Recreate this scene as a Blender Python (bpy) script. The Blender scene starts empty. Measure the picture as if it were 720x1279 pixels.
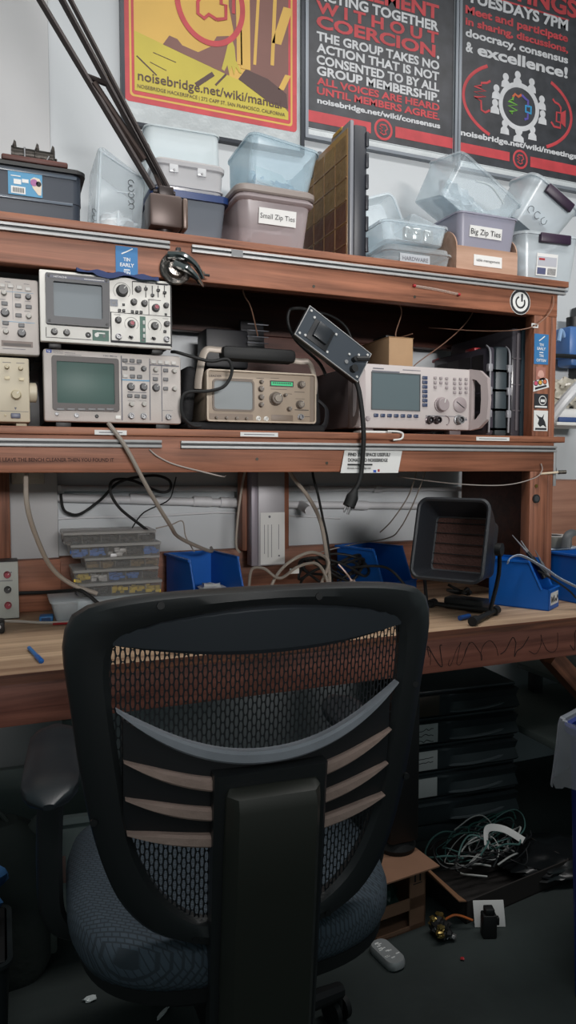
import bpy, bmesh, math, random
from mathutils import Vector, Matrix, Euler, noise
random.seed(7)
scene = bpy.context.scene
COL = scene.collection
R = math.radians

# ---------------------------------------------------------------- materials
def lin(h):
    h = h.lstrip('#')
    o = []
    for i in (0, 2, 4):
        c = int(h[i:i+2], 16) / 255
        o.append(c / 12.92 if c <= .04045 else ((c + .055) / 1.055) ** 2.4)
    return (*o, 1)

MATS = {}
def mat(key, color, rough=.5, metal=0, bump=0, bscale=40, var=0, vscale=6, emit=0, spec=.5):
    if key in MATS: return MATS[key]
    m = bpy.data.materials.new(key); m.use_nodes = True
    nt = m.node_tree; b = nt.nodes['Principled BSDF']
    c = lin(color) if isinstance(color, str) else color
    b.inputs['Base Color'].default_value = c
    b.inputs['Roughness'].default_value = rough
    b.inputs['Metallic'].default_value = metal
    b.inputs['Specular IOR Level'].default_value = spec
    tc = nt.nodes.new('ShaderNodeTexCoord')
    if var:
        n = nt.nodes.new('ShaderNodeTexNoise'); n.inputs['Scale'].default_value = vscale; n.inputs['Detail'].default_value = 6
        nt.links.new(tc.outputs['Object'], n.inputs['Vector'])
        r = nt.nodes.new('ShaderNodeValToRGB')
        r.color_ramp.elements[0].position = .3; r.color_ramp.elements[1].position = .7
        r.color_ramp.elements[0].color = tuple(x * (1 - var) for x in c[:3]) + (1,)
        r.color_ramp.elements[1].color = tuple(min(1, x * (1 + var)) for x in c[:3]) + (1,)
        nt.links.new(n.outputs['Fac'], r.inputs['Fac']); nt.links.new(r.outputs['Color'], b.inputs['Base Color'])
    if bump:
        n = nt.nodes.new('ShaderNodeTexNoise'); n.inputs['Scale'].default_value = bscale; n.inputs['Detail'].default_value = 4
        nt.links.new(tc.outputs['Object'], n.inputs['Vector'])
        bp = nt.nodes.new('ShaderNodeBump'); bp.inputs['Strength'].default_value = bump; bp.inputs['Distance'].default_value = .01
        nt.links.new(n.outputs['Fac'], bp.inputs['Height']); nt.links.new(bp.outputs['Normal'], b.inputs['Normal'])
    if emit:
        b.inputs['Emission Color'].default_value = c; b.inputs['Emission Strength'].default_value = emit
    MATS[key] = m
    return m

def wood(key, dark, light, axis='X', scale=1.0, rough=.55):
    m = bpy.data.materials.new(key); m.use_nodes = True
    nt = m.node_tree; b = nt.nodes['Principled BSDF']; b.inputs['Roughness'].default_value = rough
    tc = nt.nodes.new('ShaderNodeTexCoord'); mp = nt.nodes.new('ShaderNodeMapping')
    s = {'X': (1.1, 30, 30), 'Y': (30, 1.1, 30), 'Z': (30, 30, 1.1)}[axis]
    mp.inputs['Scale'].default_value = tuple(v * scale for v in s)
    nt.links.new(tc.outputs['Object'], mp.inputs['Vector'])
    n1 = nt.nodes.new('ShaderNodeTexNoise'); n1.inputs['Scale'].default_value = 1.0; n1.inputs['Detail'].default_value = 8; n1.inputs['Roughness'].default_value = .65
    n1.inputs['Distortion'].default_value = 1.2
    nt.links.new(mp.outputs['Vector'], n1.inputs['Vector'])
    n2 = nt.nodes.new('ShaderNodeTexNoise'); n2.inputs['Scale'].default_value = 3.5; n2.inputs['Detail'].default_value = 4
    nt.links.new(tc.outputs['Object'], n2.inputs['Vector'])
    mix = nt.nodes.new('ShaderNodeMath'); mix.operation = 'MULTIPLY_ADD'; mix.inputs[1].default_value = .7
    ad = nt.nodes.new('ShaderNodeMath'); ad.operation = 'MULTIPLY'; ad.inputs[1].default_value = .3
    nt.links.new(n2.outputs['Fac'], ad.inputs[0]); nt.links.new(n1.outputs['Fac'], mix.inputs[0]); nt.links.new(ad.outputs[0], mix.inputs[2])
    r = nt.nodes.new('ShaderNodeValToRGB'); e = r.color_ramp.elements
    e[0].position = .36; e[0].color = lin(dark); e[1].position = .62; e[1].color = lin(light)
    nt.links.new(mix.outputs[0], r.inputs['Fac']); nt.links.new(r.outputs['Color'], b.inputs['Base Color'])
    bp = nt.nodes.new('ShaderNodeBump'); bp.inputs['Strength'].default_value = .15; bp.inputs['Distance'].default_value = .004
    nt.links.new(n1.outputs['Fac'], bp.inputs['Height']); nt.links.new(bp.outputs['Normal'], b.inputs['Normal'])
    MATS[key] = m
    return m

def plastic(key, tint='#e8eef2', fac=.3, rough=.25, tr='#ffffff', edge=.45):
    """see-through plastic: part clear, part milky, glossier towards grazing angles"""
    m = bpy.data.materials.new(key); m.use_nodes = True
    nt = m.node_tree; b = nt.nodes['Principled BSDF']; out = nt.nodes['Material Output']
    b.inputs['Base Color'].default_value = lin(tint); b.inputs['Roughness'].default_value = rough
    t = nt.nodes.new('ShaderNodeBsdfTransparent'); t.inputs['Color'].default_value = lin(tr)
    lw = nt.nodes.new('ShaderNodeLayerWeight'); lw.inputs['Blend'].default_value = .35
    ma = nt.nodes.new('ShaderNodeMath'); ma.operation = 'MULTIPLY_ADD'; ma.inputs[1].default_value = edge; ma.inputs[2].default_value = fac
    ma.use_clamp = True
    nt.links.new(lw.outputs['Facing'], ma.inputs[0])
    mx = nt.nodes.new('ShaderNodeMixShader')
    nt.links.new(ma.outputs[0], mx.inputs['Fac']); nt.links.new(t.outputs[0], mx.inputs[1]); nt.links.new(b.outputs[0], mx.inputs[2])
    nt.links.new(mx.outputs[0], out.inputs['Surface'])
    MATS[key] = m
    return m

# ---------------------------------------------------------------- mesh builder
def rrect(w, h, r, n=4):
    """rounded rectangle outline, centred"""
    r = min(r, w / 2 - 1e-5, h / 2 - 1e-5); p = []
    for cx, cy, a0 in ((w/2-r, h/2-r, 0), (-w/2+r, h/2-r, 90), (-w/2+r, -h/2+r, 180), (w/2-r, -h/2+r, 270)):
        for k in range(n + 1):
            a = R(a0 + 90 * k / n); p.append((cx + r * math.cos(a), cy + r * math.sin(a)))
    return p

def catmull(pts, n=8, closed=False):
    P = [Vector(p) for p in pts]
    if len(P) < 3 and not closed: return P
    o = []; N = len(P)
    for i in range(N if closed else N - 1):
        if closed: p0, p1, p2, p3 = P[i-1], P[i], P[(i+1) % N], P[(i+2) % N]
        else: p0, p1, p2, p3 = P[max(i-1, 0)], P[i], P[i+1], P[min(i+2, N-1)]
        for k in range(n):
            t = k / n
            o.append(.5 * ((2*p1) + (p2-p0)*t + (2*p0-5*p1+4*p2-p3)*t*t + (3*p1-p0-3*p2+p3)*t**3))
    if not closed: o.append(P[-1])
    return o

class M:
    def __init__(self): self.bm = bmesh.new()
    def add(self, verts, faces, mi=0, T=None):
        vs = [self.bm.verts.new((T @ Vector(v)) if T else v) for v in verts]
        for f in faces:
            try: fc = self.bm.faces.new([vs[i] for i in f]); fc.material_index = mi
            except ValueError: pass
        return self
    def merge(self, t, mi=0, T=None):
        t.verts.index_update()
        self.add([v.co.copy() for v in t.verts], [[v.index for v in f.verts] for f in t.faces], mi, T); t.free(); return self
    def box(self, c, s, bev=0, mi=0, T=None, seg=2):
        t = bmesh.new(); bmesh.ops.create_cube(t, size=1)
        for v in t.verts: v.co = Vector((v.co.x*s[0], v.co.y*s[1], v.co.z*s[2]))
        if bev: bmesh.ops.bevel(t, geom=t.edges[:], offset=min(bev, min(s)*.49), segments=seg, affect='EDGES', profile=.5)
        for v in t.verts: v.co += Vector(c)
        return self.merge(t, mi, T)
    def b6(self, x0, x1, y0, y1, z0, z1, bev=0, mi=0, T=None):
        return self.box(((x0+x1)/2, (y0+y1)/2, (z0+z1)/2), (abs(x1-x0), abs(y1-y0), abs(z1-z0)), bev, mi, T)
    def cyl(self, p0, p1, r0, r1=None, seg=16, mi=0, T=None, cap=True):
        p0, p1 = Vector(p0), Vector(p1); r1 = r0 if r1 is None else r1
        z = (p1 - p0).normalized(); x = z.orthogonal().normalized(); y = z.cross(x)
        v = []
        for p, r in ((p0, r0), (p1, r1)):
            for k in range(seg):
                a = 2*math.pi*k/seg; v.append(p + x*(r*math.cos(a)) + y*(r*math.sin(a)))
        f = [[k, (k+1) % seg, seg+(k+1) % seg, seg+k] for k in range(seg)]
        if cap: f += [list(range(seg))[::-1], list(range(seg, 2*seg))]
        return self.add(v, f, mi, T)
    def ring(self, rings, mi=0, cap=True, closed=True, T=None, loop=False):
        """loft through rings of equal length"""
        n = len(rings[0]); v = [p for r in rings for p in r]; f = []
        L = len(rings)
        for i in range(L if loop else L - 1):
            j = (i + 1) % L
            for k in range(n if closed else n - 1):
                f.append([i*n+k, i*n+(k+1) % n, j*n+(k+1) % n, j*n+k])
        if cap and not loop: f += [list(range(n))[::-1], list(range((L-1)*n, L*n))]
        return self.add(v, f, mi, T)
    def lathe(self, prof, seg=20, mi=0, T=None, cap=True):
        return self.ring([[(r*math.cos(2*math.pi*k/seg), r*math.sin(2*math.pi*k/seg), z) for k in range(seg)] for r, z in prof], mi, cap, True, T)
    def tube(self, pts, r, seg=8, mi=0, T=None, sm=8, closed=False, flat=None):
        P = catmull(pts, sm, closed) if sm else [Vector(p) for p in pts]
        rings = []; N = len(P); up = None
        planar = flat is not None and max(p[1] for p in P) - min(p[1] for p in P) < 1e-6
        for i, p in enumerate(P):
            a = P[i-1] if (i or closed) else P[0]; b = P[(i+1) % N] if (i < N-1 or closed) else P[-1]
            d = (b - a)
            d = d.normalized() if d.length > 1e-9 else Vector((0, 0, 1))
            if up is None: up = d.orthogonal().normalized()
            else:
                up = up - d * up.dot(d); up = up.normalized() if up.length > 1e-6 else d.orthogonal().normalized()
            if planar:
                up = d.cross(Vector((0, 1, 0)))
                up = up.normalized() if up.length > 1e-6 else Vector((1, 0, 0))
            s = d.cross(up); rr = r(i/(N-1)) if callable(r) else r
            f2 = rr if flat is None else flat
            rings.append([p + up*(rr*math.cos(2*math.pi*k/seg)) + s*(f2*math.sin(2*math.pi*k/seg)) for k in range(seg)])
        return self.ring(rings, mi, not closed, True, T, loop=closed)
    def prism(self, poly, y0, y1, mi=0, T=None, bev=0):
        """(x, z) outline, between two depths"""
        n = len(poly)
        v = [(x, y0, z) for x, z in poly] + [(x, y1, z) for x, z in poly]
        t = bmesh.new(); vs = [t.verts.new(p) for p in v]
        t.faces.new(vs[:n]); t.faces.new(vs[n:][::-1])
        for k in range(n): t.faces.new([vs[k], vs[n+k], vs[n+(k+1) % n], vs[(k+1) % n]])
        bmesh.ops.recalc_face_normals(t, faces=t.faces[:])
        if bev: bmesh.ops.bevel(t, geom=t.edges[:], offset=bev, segments=2, affect='EDGES', profile=.5)
        return self.merge(t, mi, T)
    def slab(self, poly, z0, z1, mi=0, T=None, bev=0):
        """(x, y) outline, between two heights"""
        return self.prism(poly, z0, z1, mi, (T or Matrix()) @ Matrix(((1,0,0,0),(0,0,1,0),(0,1,0,0),(0,0,0,1))), bev)
    def frame(self, outer, inner, y0, y1, mi=0, T=None):
        """ring between two equal-length (x, z) outlines"""
        r = [[(x, y0, z) for x, z in outer], [(x, y0, z) for x, z in inner], [(x, y1, z) for x, z in inner], [(x, y1, z) for x, z in outer]]
        return self.ring(r, mi, False, True, T, loop=True)
    def tub(self, w, d, h, taper=.85, r=.02, t=.0025, lip=.006, mi=0, T=None, n=5):
        """open container, origin at the middle of its underside"""
        def rg(k, off, z):
            return [(x, y, z) for x, y in rrect(w*k+2*off, d*k+2*off, max(r*k+off, .002), n)]
        R_ = [rg(taper, -.01, 0), rg(taper, 0, .004)]
        for q in (.25, .5, .75, .94): R_.append(rg(taper+(1-taper)*q, 0, h*q))
        R_ += [rg(1, 0, h-lip*1.2), rg(1, lip, h-lip*1.2), rg(1, lip, h), rg(1, -t, h)]
        for q in (.94, .5): R_.append(rg(taper+(1-taper)*q, -t, h*q))
        R_ += [rg(taper, -t-.002, t+.003), rg(taper, -.012, t+.001)]
        return self.ring(R_, mi, True, True, T)
    def blob(self, c, s, amp=.15, sc=3, seed=0, mi=0, T=None, sub=3):
        t = bmesh.new(); bmesh.ops.create_icosphere(t, subdivisions=sub, radius=1)
        for v in t.verts:
            k = 1 + amp * noise.noise(v.co*sc + Vector((seed*7.3, seed, -seed)))*2
            v.co = Vector((v.co.x*s[0]*k + c[0], v.co.y*s[1]*k + c[1], v.co.z*s[2]*k + c[2]))
        return self.merge(t, mi, T)
    def text(self, body, x0, x1, z, h, y=0, mi=0, bold=0, ext=.0003, T=None, shear=0):
        """lettering on the plane facing -y: starts at x0, ends at x1, baseline z, capital height h"""
        cu = bpy.data.curves.new('t', 'FONT'); cu.body = body; cu.size = 1; cu.extrude = 0; cu.offset = bold; cu.resolution_u = 3
        ob = bpy.data.objects.new('t', cu); me = bpy.data.meshes.new_from_object(ob)
        bpy.data.objects.remove(ob); bpy.data.curves.remove(cu)
        if len(me.vertices):
            xs = [v.co.x for v in me.vertices]; a, b_ = min(xs), max(xs)
            sy = h / .69; sx = (x1 - x0) / max(b_ - a, 1e-6) if x1 is not None else sy
            vs = [(x0 + (v.co.x - a)*sx + shear*v.co.y*sy, y - ext, z + v.co.y*sy) for v in me.vertices]
            self.add(vs, [list(p.vertices) for p in me.polygons], mi, T)
        bpy.data.meshes.remove(me); return self
    def put(self, name, mats, parent=None, label=None, smooth=True, ang=.6, loc=None, rot=None, recalc=True):
        if recalc: bmesh.ops.recalc_face_normals(self.bm, faces=self.bm.faces[:])
        me = bpy.data.meshes.new(name); self.bm.to_mesh(me); self.bm.free()
        for m in (mats if isinstance(mats, (list, tuple)) else [mats]): me.materials.append(m)
        if smooth:
            me.polygons.foreach_set('use_smooth', [True]*len(me.polygons)); me.set_sharp_from_angle(angle=ang)
        o = bpy.data.objects.new(name, me); COL.objects.link(o)
        if parent: o.parent = parent
        if loc: o.location = loc
        if rot: o.rotation_euler = rot
        if label: o['label'] = label
        return o

def thing(name, label, cat, loc=(0, 0, 0), rot=0, group=None):
    o = bpy.data.objects.new(name, None); COL.objects.link(o); o.empty_display_size = .05
    o.location = loc; o.rotation_euler = rot if isinstance(rot, (tuple, list, Euler)) else (0, 0, rot)
    return tag(o, label, cat, group)
def tag(o, label, cat, group=None, kind=None):
    o['label'] = label; o['category'] = cat
    if group: o['group'] = group
    if kind: o['kind'] = kind
    return o
def structure(o): o['kind'] = 'structure'; return o
def dup(o, parent, loc, name=None):
    c = o.copy(); COL.objects.link(c); c.parent = parent; c.location = loc
    if name: c.name = name
    return c
def TR(loc=(0,0,0), rx=0, ry=0, rz=0):
    return Matrix.Translation(loc) @ Euler((R(rx), R(ry), R(rz))).to_matrix().to_4x4()

# ---------------------------------------------------------------- shared materials
redwood = wood('redwood_x', '#57311f', '#a56a4f', 'X')
redwood_z = wood('redwood_z', '#57311f', '#a56a4f', 'Z')
redwood_y = wood('redwood_y', '#5f3b2d', '#a57660', 'Y')
plyedge = wood('ply_edge', '#5d3322', '#a46c50', 'X', 1.6)
plytop = wood('ply_top', '#7d5f4a', '#d3b494', 'X', .4, .6)
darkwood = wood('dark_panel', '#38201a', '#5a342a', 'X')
palewood = wood('pale_ply', '#9c7a64', '#c2a08c', 'X', .6)
alu = mat('aluminium', '#a2a2a2', .5, .35, var=.06, vscale=30)
black = mat('black_plastic', '#141516', .5)
blackgloss = mat('black_gloss', '#101112', .25)
blackrub = mat('black_rubber', '#0d0e0f', .65)
darkgrey = mat('dark_grey', '#3a3b3d', .5)
midgrey = mat('mid_grey', '#77787a', .5)
lightgrey = mat('light_grey', '#b9b9b7', .5)
white = mat('white_plastic', '#dcdcd8', .5)
paper = mat('paper', '#d8d8d6', .8, bump=.1, bscale=15)
ink = mat('ink', '#1d1d22', .7)
inkgrey = mat('faded_ink', '#6a6a72', .7)
red = mat('red_plastic', '#a3262b', .4)
blueplastic = mat('blue_bin_plastic', '#0f5fb8', .4, var=.08, vscale=4)
steel = mat('steel', '#8a8a8c', .45, .7)
chrome = mat('chrome', '#c4c2c0', .12, 1)
cleanclear = plastic('clear_plastic', '#eaf2f6', .14, .18, '#f4f8fa', .5)
milky = plastic('milky_plastic', '#dfe6ea', .42, .35, '#eef3f6', .4)
bluish = plastic('bluish_clear_plastic', '#d2e2ea', .22, .2, '#e6f0f5', .5)
greyclear = plastic('smoky_plastic', '#6e7a86', .5, .25, '#9aa6b2', .4)
# ================================================================ the room
wallm = mat('wall_paint', '#c0c4c7', .75, bump=.12, bscale=9, var=.05, vscale=1.6)
wall2 = mat('pilaster_paint', '#b3b3b4', .75, bump=.25, bscale=14, var=.05, vscale=2)
floorm = mat('floor_concrete', '#262e2d', .75, bump=.2, bscale=18, var=.35, vscale=3)
structure(M().b6(-2.5, 4.5, -2.5, 2.4, -.1, 0).put('floor', floorm, smooth=False))
structure(M().b6(-2.5, 4.5, 2.24, 2.4, 0, 3.4).put('wall_back', wallm, smooth=False))
structure(M().b6(-2.5, .157, 2.205, 2.24, 0, 3.4, .004).put('trim_1', wall2))
# painted conduits on the wall
wp = mat('painted_pipe', '#cfd0d3', .45, var=.06, vscale=12)
m = M(); m.cyl((-.6, 2.225, 1.124), (1.62, 2.225, 1.098), .009)
for x in (.16, .98, 1.24): m.cyl((x-.016, 2.225, 1.116-.0115*x), (x+.016, 2.225, 1.116-.0115*x), .013); m.b6(x-.008, x+.008, 2.21, 2.24, 1.1095-.0115*x, 1.128-.0115*x, .002)
tag(m.put('conduit_pipe', wp), 'upper of the two thin white painted conduits along the wall', 'pipe')
m = M(); m.cyl((-.6, 2.223, 1.094), (.05, 2.223, 1.0925), .0125); m.cyl((.05, 2.223, 1.0925), (.92, 2.223, 1.052), .0125); m.cyl((.92, 2.223, 1.052), (1.62, 2.223, 1.032), .0125)
for x, z in ((.40, 1.080), (.60, 1.069), (.69, 1.064), (1.17, 1.045)): m.cyl((x-.03, 2.223, z+.0015), (x+.03, 2.223, z-.0015), .0165)
m.cyl((.945, 2.223, 1.05), (.945, 2.15, 1.035), .016)
tag(m.put('conduit_pipe', wp), 'lower white painted conduit with couplings along the wall', 'pipe')
m = M(); m.tube([(-.3, 2.236, 1.02), (.05, 2.236, 1.018), (.2, 2.234, 1.026), (.4, 2.236, 1.024), (.6, 2.235, 1.03), (.73, 2.236, 1.028), (1.1, 2.236, 1.0)], .0035)
tag(m.put('wall_wire', wp), 'thin white painted wire along the wall below the conduits', 'wire')
m = M(); m.b6(.03, .12, 2.19, 2.206, 1.13, 1.22, .004); m.b6(.042, .108, 2.186, 2.192, 1.145, 1.2, .002)
tag(m.put('junction_box', mat('box_cream', '#b9b5aa', .5)), 'cream electrical box on the wall under the instrument shelf', 'box')
tag(M().b6(.155, .215, 2.222, 2.24, .33, .41, .002).put('wall_plate', mat('plate_grey', '#8d9490', .6)), 'pale grey plate on the wall below the bench', 'plate')

# ================================================================ workbench
bench = thing('workbench', 'long wooden workbench with a worn plywood top and redwood apron', 'workbench', (0, 0, 0))
M().b6(-.75, 2.35, 1.52, 2.205, .742, .762, .002).put('worktop', plytop, bench)
m = M(); m.b6(-.75, 2.35, 1.516, 1.52, .742, .7615); m.put('edge_band', wood('ply_edge_dark', '#3d2117', '#7d4c35', 'X', 2), bench)
benchwood = wood('bench_apron', '#5c3227', '#9b6150', 'X', .8)
M().b6(-.75, 2.35, 1.525, 1.565, .652, .742, .003).put('apron', benchwood, bench)
M().b6(.158, 2.0, 2.2, 2.239, .762, .912, .003).put('backboard', redwood, bench); 
M().b6(-.75, .158, 2.165, 2.204, .762, .912, .003).put('backboard', redwood, bench)
for x in (-.6, 2.26):
    for y in (1.60, 2.1): M().b6(x-.045, x+.045, y-.03, y+.03, 0, .742, .003).put('leg', redwood_z, bench)
for x in (-.6, 2.26): M().b6(x-.02, x+.02, 1.63, 2.07, .12, .2, .003).put('stretcher', redwood_y, bench)
m = M(); m.box((0, 0, 0), (.05, .05, .40), .003); m.put('brace', redwood_z, bench, loc=(1.60, 1.592, .50), rot=(0, R(-46), 0))
# doodles in marker on the apron
m = M()
random.seed(3)
def doodle(x, z, w, h, y, n, rr=.0009):
    p = [(x + w*k/n + .012*math.sin(k*1.1+x*9), y, z + h*(.5*math.sin(k*1.05+x*50+.4*math.sin(k*2+x*7))+.5)) for k in range(n)]
    m.tube(p, rr, 4, sm=6, flat=.0004)
for x, w in ((.96, .05), (1.0, .06), (1.07, .05), (1.12, .1), (1.24, .08), (1.33, .11), (1.46, .07)):
    doodle(x, .668, w, .055, 1.5245, random.choice((7, 9, 11)), random.choice((.0009, .0014)))
m.put('marker_doodles', mat('doodle_ink', '#2c1410', .8), bench)

# ================================================================ shelf unit
sh = thing('shelf_unit', 'two-tier redwood shelf unit standing on the back of the workbench', 'shelf')
M().b6(-.75, 1.635, 1.742, 2.238, 1.729, 1.747, .002).put('top_board', plyedge, sh)
M().b6(-.75, 1.6, 1.75, 1.79, 1.638, 1.729, .003).put('fascia', redwood, sh)
M().b6(-.75, 1.635, 1.742, 2.238, 1.255, 1.273, .002).put('lower_board', plyedge, sh)
M().b6(-.75, 1.6, 1.75, 1.79, 1.166, 1.255, .003).put('fascia', redwood, sh)
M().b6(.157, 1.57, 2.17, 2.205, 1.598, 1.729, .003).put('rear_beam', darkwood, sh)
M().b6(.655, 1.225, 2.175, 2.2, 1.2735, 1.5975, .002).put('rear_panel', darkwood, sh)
M().b6(1.509, 1.578, 1.75, 1.79, .7625, 1.166, .002).put('post', redwood_z, sh)
M().b6(1.512, 1.578, 1.75, 1.79, 1.2735, 1.638, .002).put('post', redwood_z, sh)
M().b6(1.579, 1.6, 1.752, 2.198, .7625, 1.7285, .002).put('side_panel', redwood_z, sh)
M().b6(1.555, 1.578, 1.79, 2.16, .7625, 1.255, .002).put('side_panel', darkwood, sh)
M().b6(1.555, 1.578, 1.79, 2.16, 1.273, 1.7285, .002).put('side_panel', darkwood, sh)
M().b6(-.12, .024, 2.166, 2.203, .9125, 1.2545, .002).put('post', redwood_z, sh)
M().b6(.712, .872, 2.15, 2.2, .912, 1.255, .002).put('middle_post', redwood_z, sh)
def rail(x0, x1, z, h=.0185):
    m = M(); y = 1.75; T_ = .011
    m.b6(x0, x1, y-T_*.35, y, z, z+h); m.b6(x0, x1, y-T_, y-.001, z, z+h*.36, .0008); m.b6(x0, x1, y-T_, y-.001, z+h*.64, z+h, .0008)
    m.b6(x0, x1, y-T_*.37, y-.003, z+h*.36, z+h*.64, 0, 1)
    return m.put('aluminium_rail', [alu, darkgrey], sh)
rail(-.74, .395, 1.706); rail(.45, 1.622, 1.705); rail(-.74, .37, 1.2265); rail(.418, 1.602, 1.2255)
m = M(); m.b6(1.601, 1.612, 1.752, 1.775, 1.12, 1.244, .001); m.put('aluminium_rail', alu, sh)
m = M(); m.b6(.55, .58, 1.7378, 1.739, 1.7065, 1.7225); m.put('rail_joint', midgrey, sh)
# lettering burned into the lower fascia
m = M(); m.text('PLEASE LEAVE THE BENCH CLEANER THEN YOU FOUND IT', -.03, .255, 1.192, .0085, 1.7495, bold=.01)
m.put('lettering', mat('burnt', '#2a120c', .8), sh)
# paper edge labels
for x0, x1, z in ((.21, .285, 1.256), (.572, .675, 1.2575), (1.30, 1.42, 1.257)):
    m = M(); m.b6(x0, x1, 1.7405, 1.7418, z, z+.011); m.b6(x0+.01, x1-.01, 1.7402, 1.7406, z+.0045, z+.0065, 0, 1); m.put('edge_label', [paper, inkgrey], sh, 'white paper label strip')
# donation paper
m = M(); m.add([(.872, 1.7465, 1.225), (1.053, 1.7465, 1.225), (1.037, 1.741, 1.163), (.857, 1.741, 1.163), (.872, 1.7475, 1.225), (1.053, 1.7475, 1.225), (1.037, 1.742, 1.163), (.857, 1.742, 1.163)], [[0,1,2,3],[7,6,5,4],[0,3,7,4],[1,5,6,2],[0,4,5,1],[3,2,6,7]])
m.text('FIND THIS SPACE USEFUL?', .882, 1.012, 1.209, .009, 1.7438, 1, .02); m.text('DONATE TO NOISEBRIDGE', .881, 1.004, 1.194, .009, 1.7424, 1, .02)
m.b6(.879, .955, 1.7405, 1.7425, 1.184, 1.188, 0, 1); m.text('donate.noisebridge.net', .877, .95, 1.174, .005, 1.7406, 1, .01)
m.b6(.958, .967, 1.741, 1.7418, 1.164, 1.171, 0, 2); m.b6(.972, .978, 1.741, 1.7418, 1.166, 1.173, 0, 3)
m.put('notice', [paper, ink, mat('notice_blue', '#2c55b0', .6), red], sh, 'white notice sheet pinned to the lower fascia')
# screws
for x, z in ((.48, 1.66), (.62, 1.20), (.45, 1.655), (.78, 1.655), (.82, 1.19), (1.09, 1.655)): M().cyl((x, 1.75, z), (x, 1.7485, z), .004, seg=10).put('screw', mat('screw_dark', '#4a463f', .4, .8), sh)
# wire run and glass tube on the fascia
m = M(); m.tube([(1.09, 1.746, 1.684), (1.16, 1.744, 1.68), (1.23, 1.745, 1.674)], .0035); m.cyl((1.082, 1.746, 1.685), (1.09, 1.746, 1.684), .004, mi=1); m.cyl((1.23, 1.745, 1.674), (1.238, 1.745, 1.673), .004, mi=1)
m.put('wire_strip', [plastic('wire_clear', '#b8a79c', .3, .3), red], sh)
# stickers on the end post
m = M(); m.cyl((1.4565, 1.75, 1.672), (1.4565, 1.7488, 1.672), .0375, seg=40); 
m.cyl((1.4565, 1.749, 1.672), (1.4565, 1.7484, 1.672), .036, seg=40, mi=1); m.cyl((1.4565, 1.7485, 1.672), (1.4565, 1.7481, 1.672), .0285, seg=40, mi=0)
arc = [(1.4565 + .016*math.cos(R(a)), 1.748, 1.671 + .016*math.sin(R(a))) for a in range(110, 391, 14)]
m.tube(arc, .0028, 6, mi=1, sm=2, flat=.0008); m.b6(1.459, 1.465, 1.7474, 1.7482, 1.673, 1.696, 0, 1)
m.put('sticker', [paper, ink], sh, 'round black and white power symbol sticker')
sblue = mat('sticker_blue', '#2b6ea3', .6)
m = M(); m.b6(1.513, 1.567, 1.7488, 1.75, 1.492, 1.583)
m.text('TIN', 1.532, 1.548, 1.547, .008, 1.7488, 1, .02); m.text('EARLY', 1.524, 1.556, 1.535, .008, 1.7488, 1, .02); m.b6(1.533, 1.547, 1.7482, 1.7489, 1.526, 1.529, 0, 1); m.text('TIN', 1.532, 1.548, 1.514, .008, 1.7488, 1, .02); m.text('OFTEN', 1.522, 1.558, 1.5, .008, 1.7488, 1, .02)
m.tube([(1.53, 1.7485, 1.562), (1.54, 1.7485, 1.568), (1.552, 1.7485, 1.577)], .0016, 5, mi=1, flat=.0005); m.put('sticker', [sblue, paper], sh, 'blue rectangular sticker with white words')
m = M(); m.b6(1.501, 1.526, 1.7488, 1.75, 1.60, 1.613); m.b6(1.504, 1.522, 1.7482, 1.7489, 1.604, 1.609, 0, 1); m.put('sticker', [paper, ink], sh, 'tiny white label')
m = M(); m.b6(1.522, 1.558, 1.7488, 1.75, 1.445, 1.484); m.blob((1.54, 1.7488, 1.462), (.012, .0006, .012), mi=1, sub=2); m.put('sticker', [mat('sticker_pink', '#a06a5c', .6), mat('sticker_rose', '#c99a8c', .6)], sh, 'faded pink sticker')
m = M(); m.prism([(1.513, 1.408), (1.573, 1.424), (1.567, 1.448), (1.553, 1.452), (1.54, 1.45), (1.528, 1.444), (1.513, 1.44)], 1.7488, 1.75)
for x, z, i in ((1.522, 1.434, 1), (1.538, 1.437, 2), (1.556, 1.44, 3)):
    m.cyl((x, 1.7489, z), (x, 1.7484, z), .0085, seg=16, mi=4); m.cyl((x, 1.7486, z), (x, 1.7481, z), .0062, seg=16, mi=i)
m.prism([(1.519, 1.414), (1.563, 1.425), (1.562, 1.431), (1.519, 1.421)], 1.7482, 1.7489, 4)
m.put('sticker', [paper, mat('st_pink', '#c0506a', .6), mat('st_yellow', '#d0a33a', .6), mat('st_orange', '#c66a4a', .6), ink], sh, 'die-cut sticker with three coloured discs')
m = M(); m.b6(1.517, 1.57, 1.7488, 1.75, 1.358, 1.403); m.cyl((1.549, 1.7489, 1.383), (1.549, 1.7484, 1.383), .0145, seg=20, mi=1); m.cyl((1.549, 1.7486, 1.383), (1.549, 1.7481, 1.383), .012, seg=20, mi=0); m.b6(1.541, 1.557, 1.7476, 1.7482, 1.378, 1.386, 0, 1)
m.b6(1.52, 1.566, 1.7482, 1.7489, 1.361, 1.366, 0, 1); m.put('sticker', [ink, paper], sh, 'black sticker with a white roundel')
m = M(); m.b6(1.517, 1.571, 1.7488, 1.75, 1.29, 1.352); m.prism([(1.525, 1.34), (1.537, 1.325), (1.532, 1.312), (1.541, 1.302), (1.553, 1.308), (1.566, 1.3), (1.56, 1.318), (1.553, 1.328), (1.556, 1.342), (1.548, 1.331), (1.538, 1.333)], 1.7484, 1.749, 1); m.b6(1.523, 1.566, 1.7482, 1.7489, 1.293, 1.299, 0, 1)
m.put('sticker', [paper, ink], sh, 'white sticker with a black splash')
m = M(); m.cyl((1.532, 1.75, 1.082), (1.532, 1.746, 1.082), .0135, seg=24); m.cyl((1.532, 1.7462, 1.082), (1.532, 1.745, 1.082), .009, seg=24, mi=1); m.put('grommet', [black, darkgrey], sh, 'round black grommet')
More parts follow.
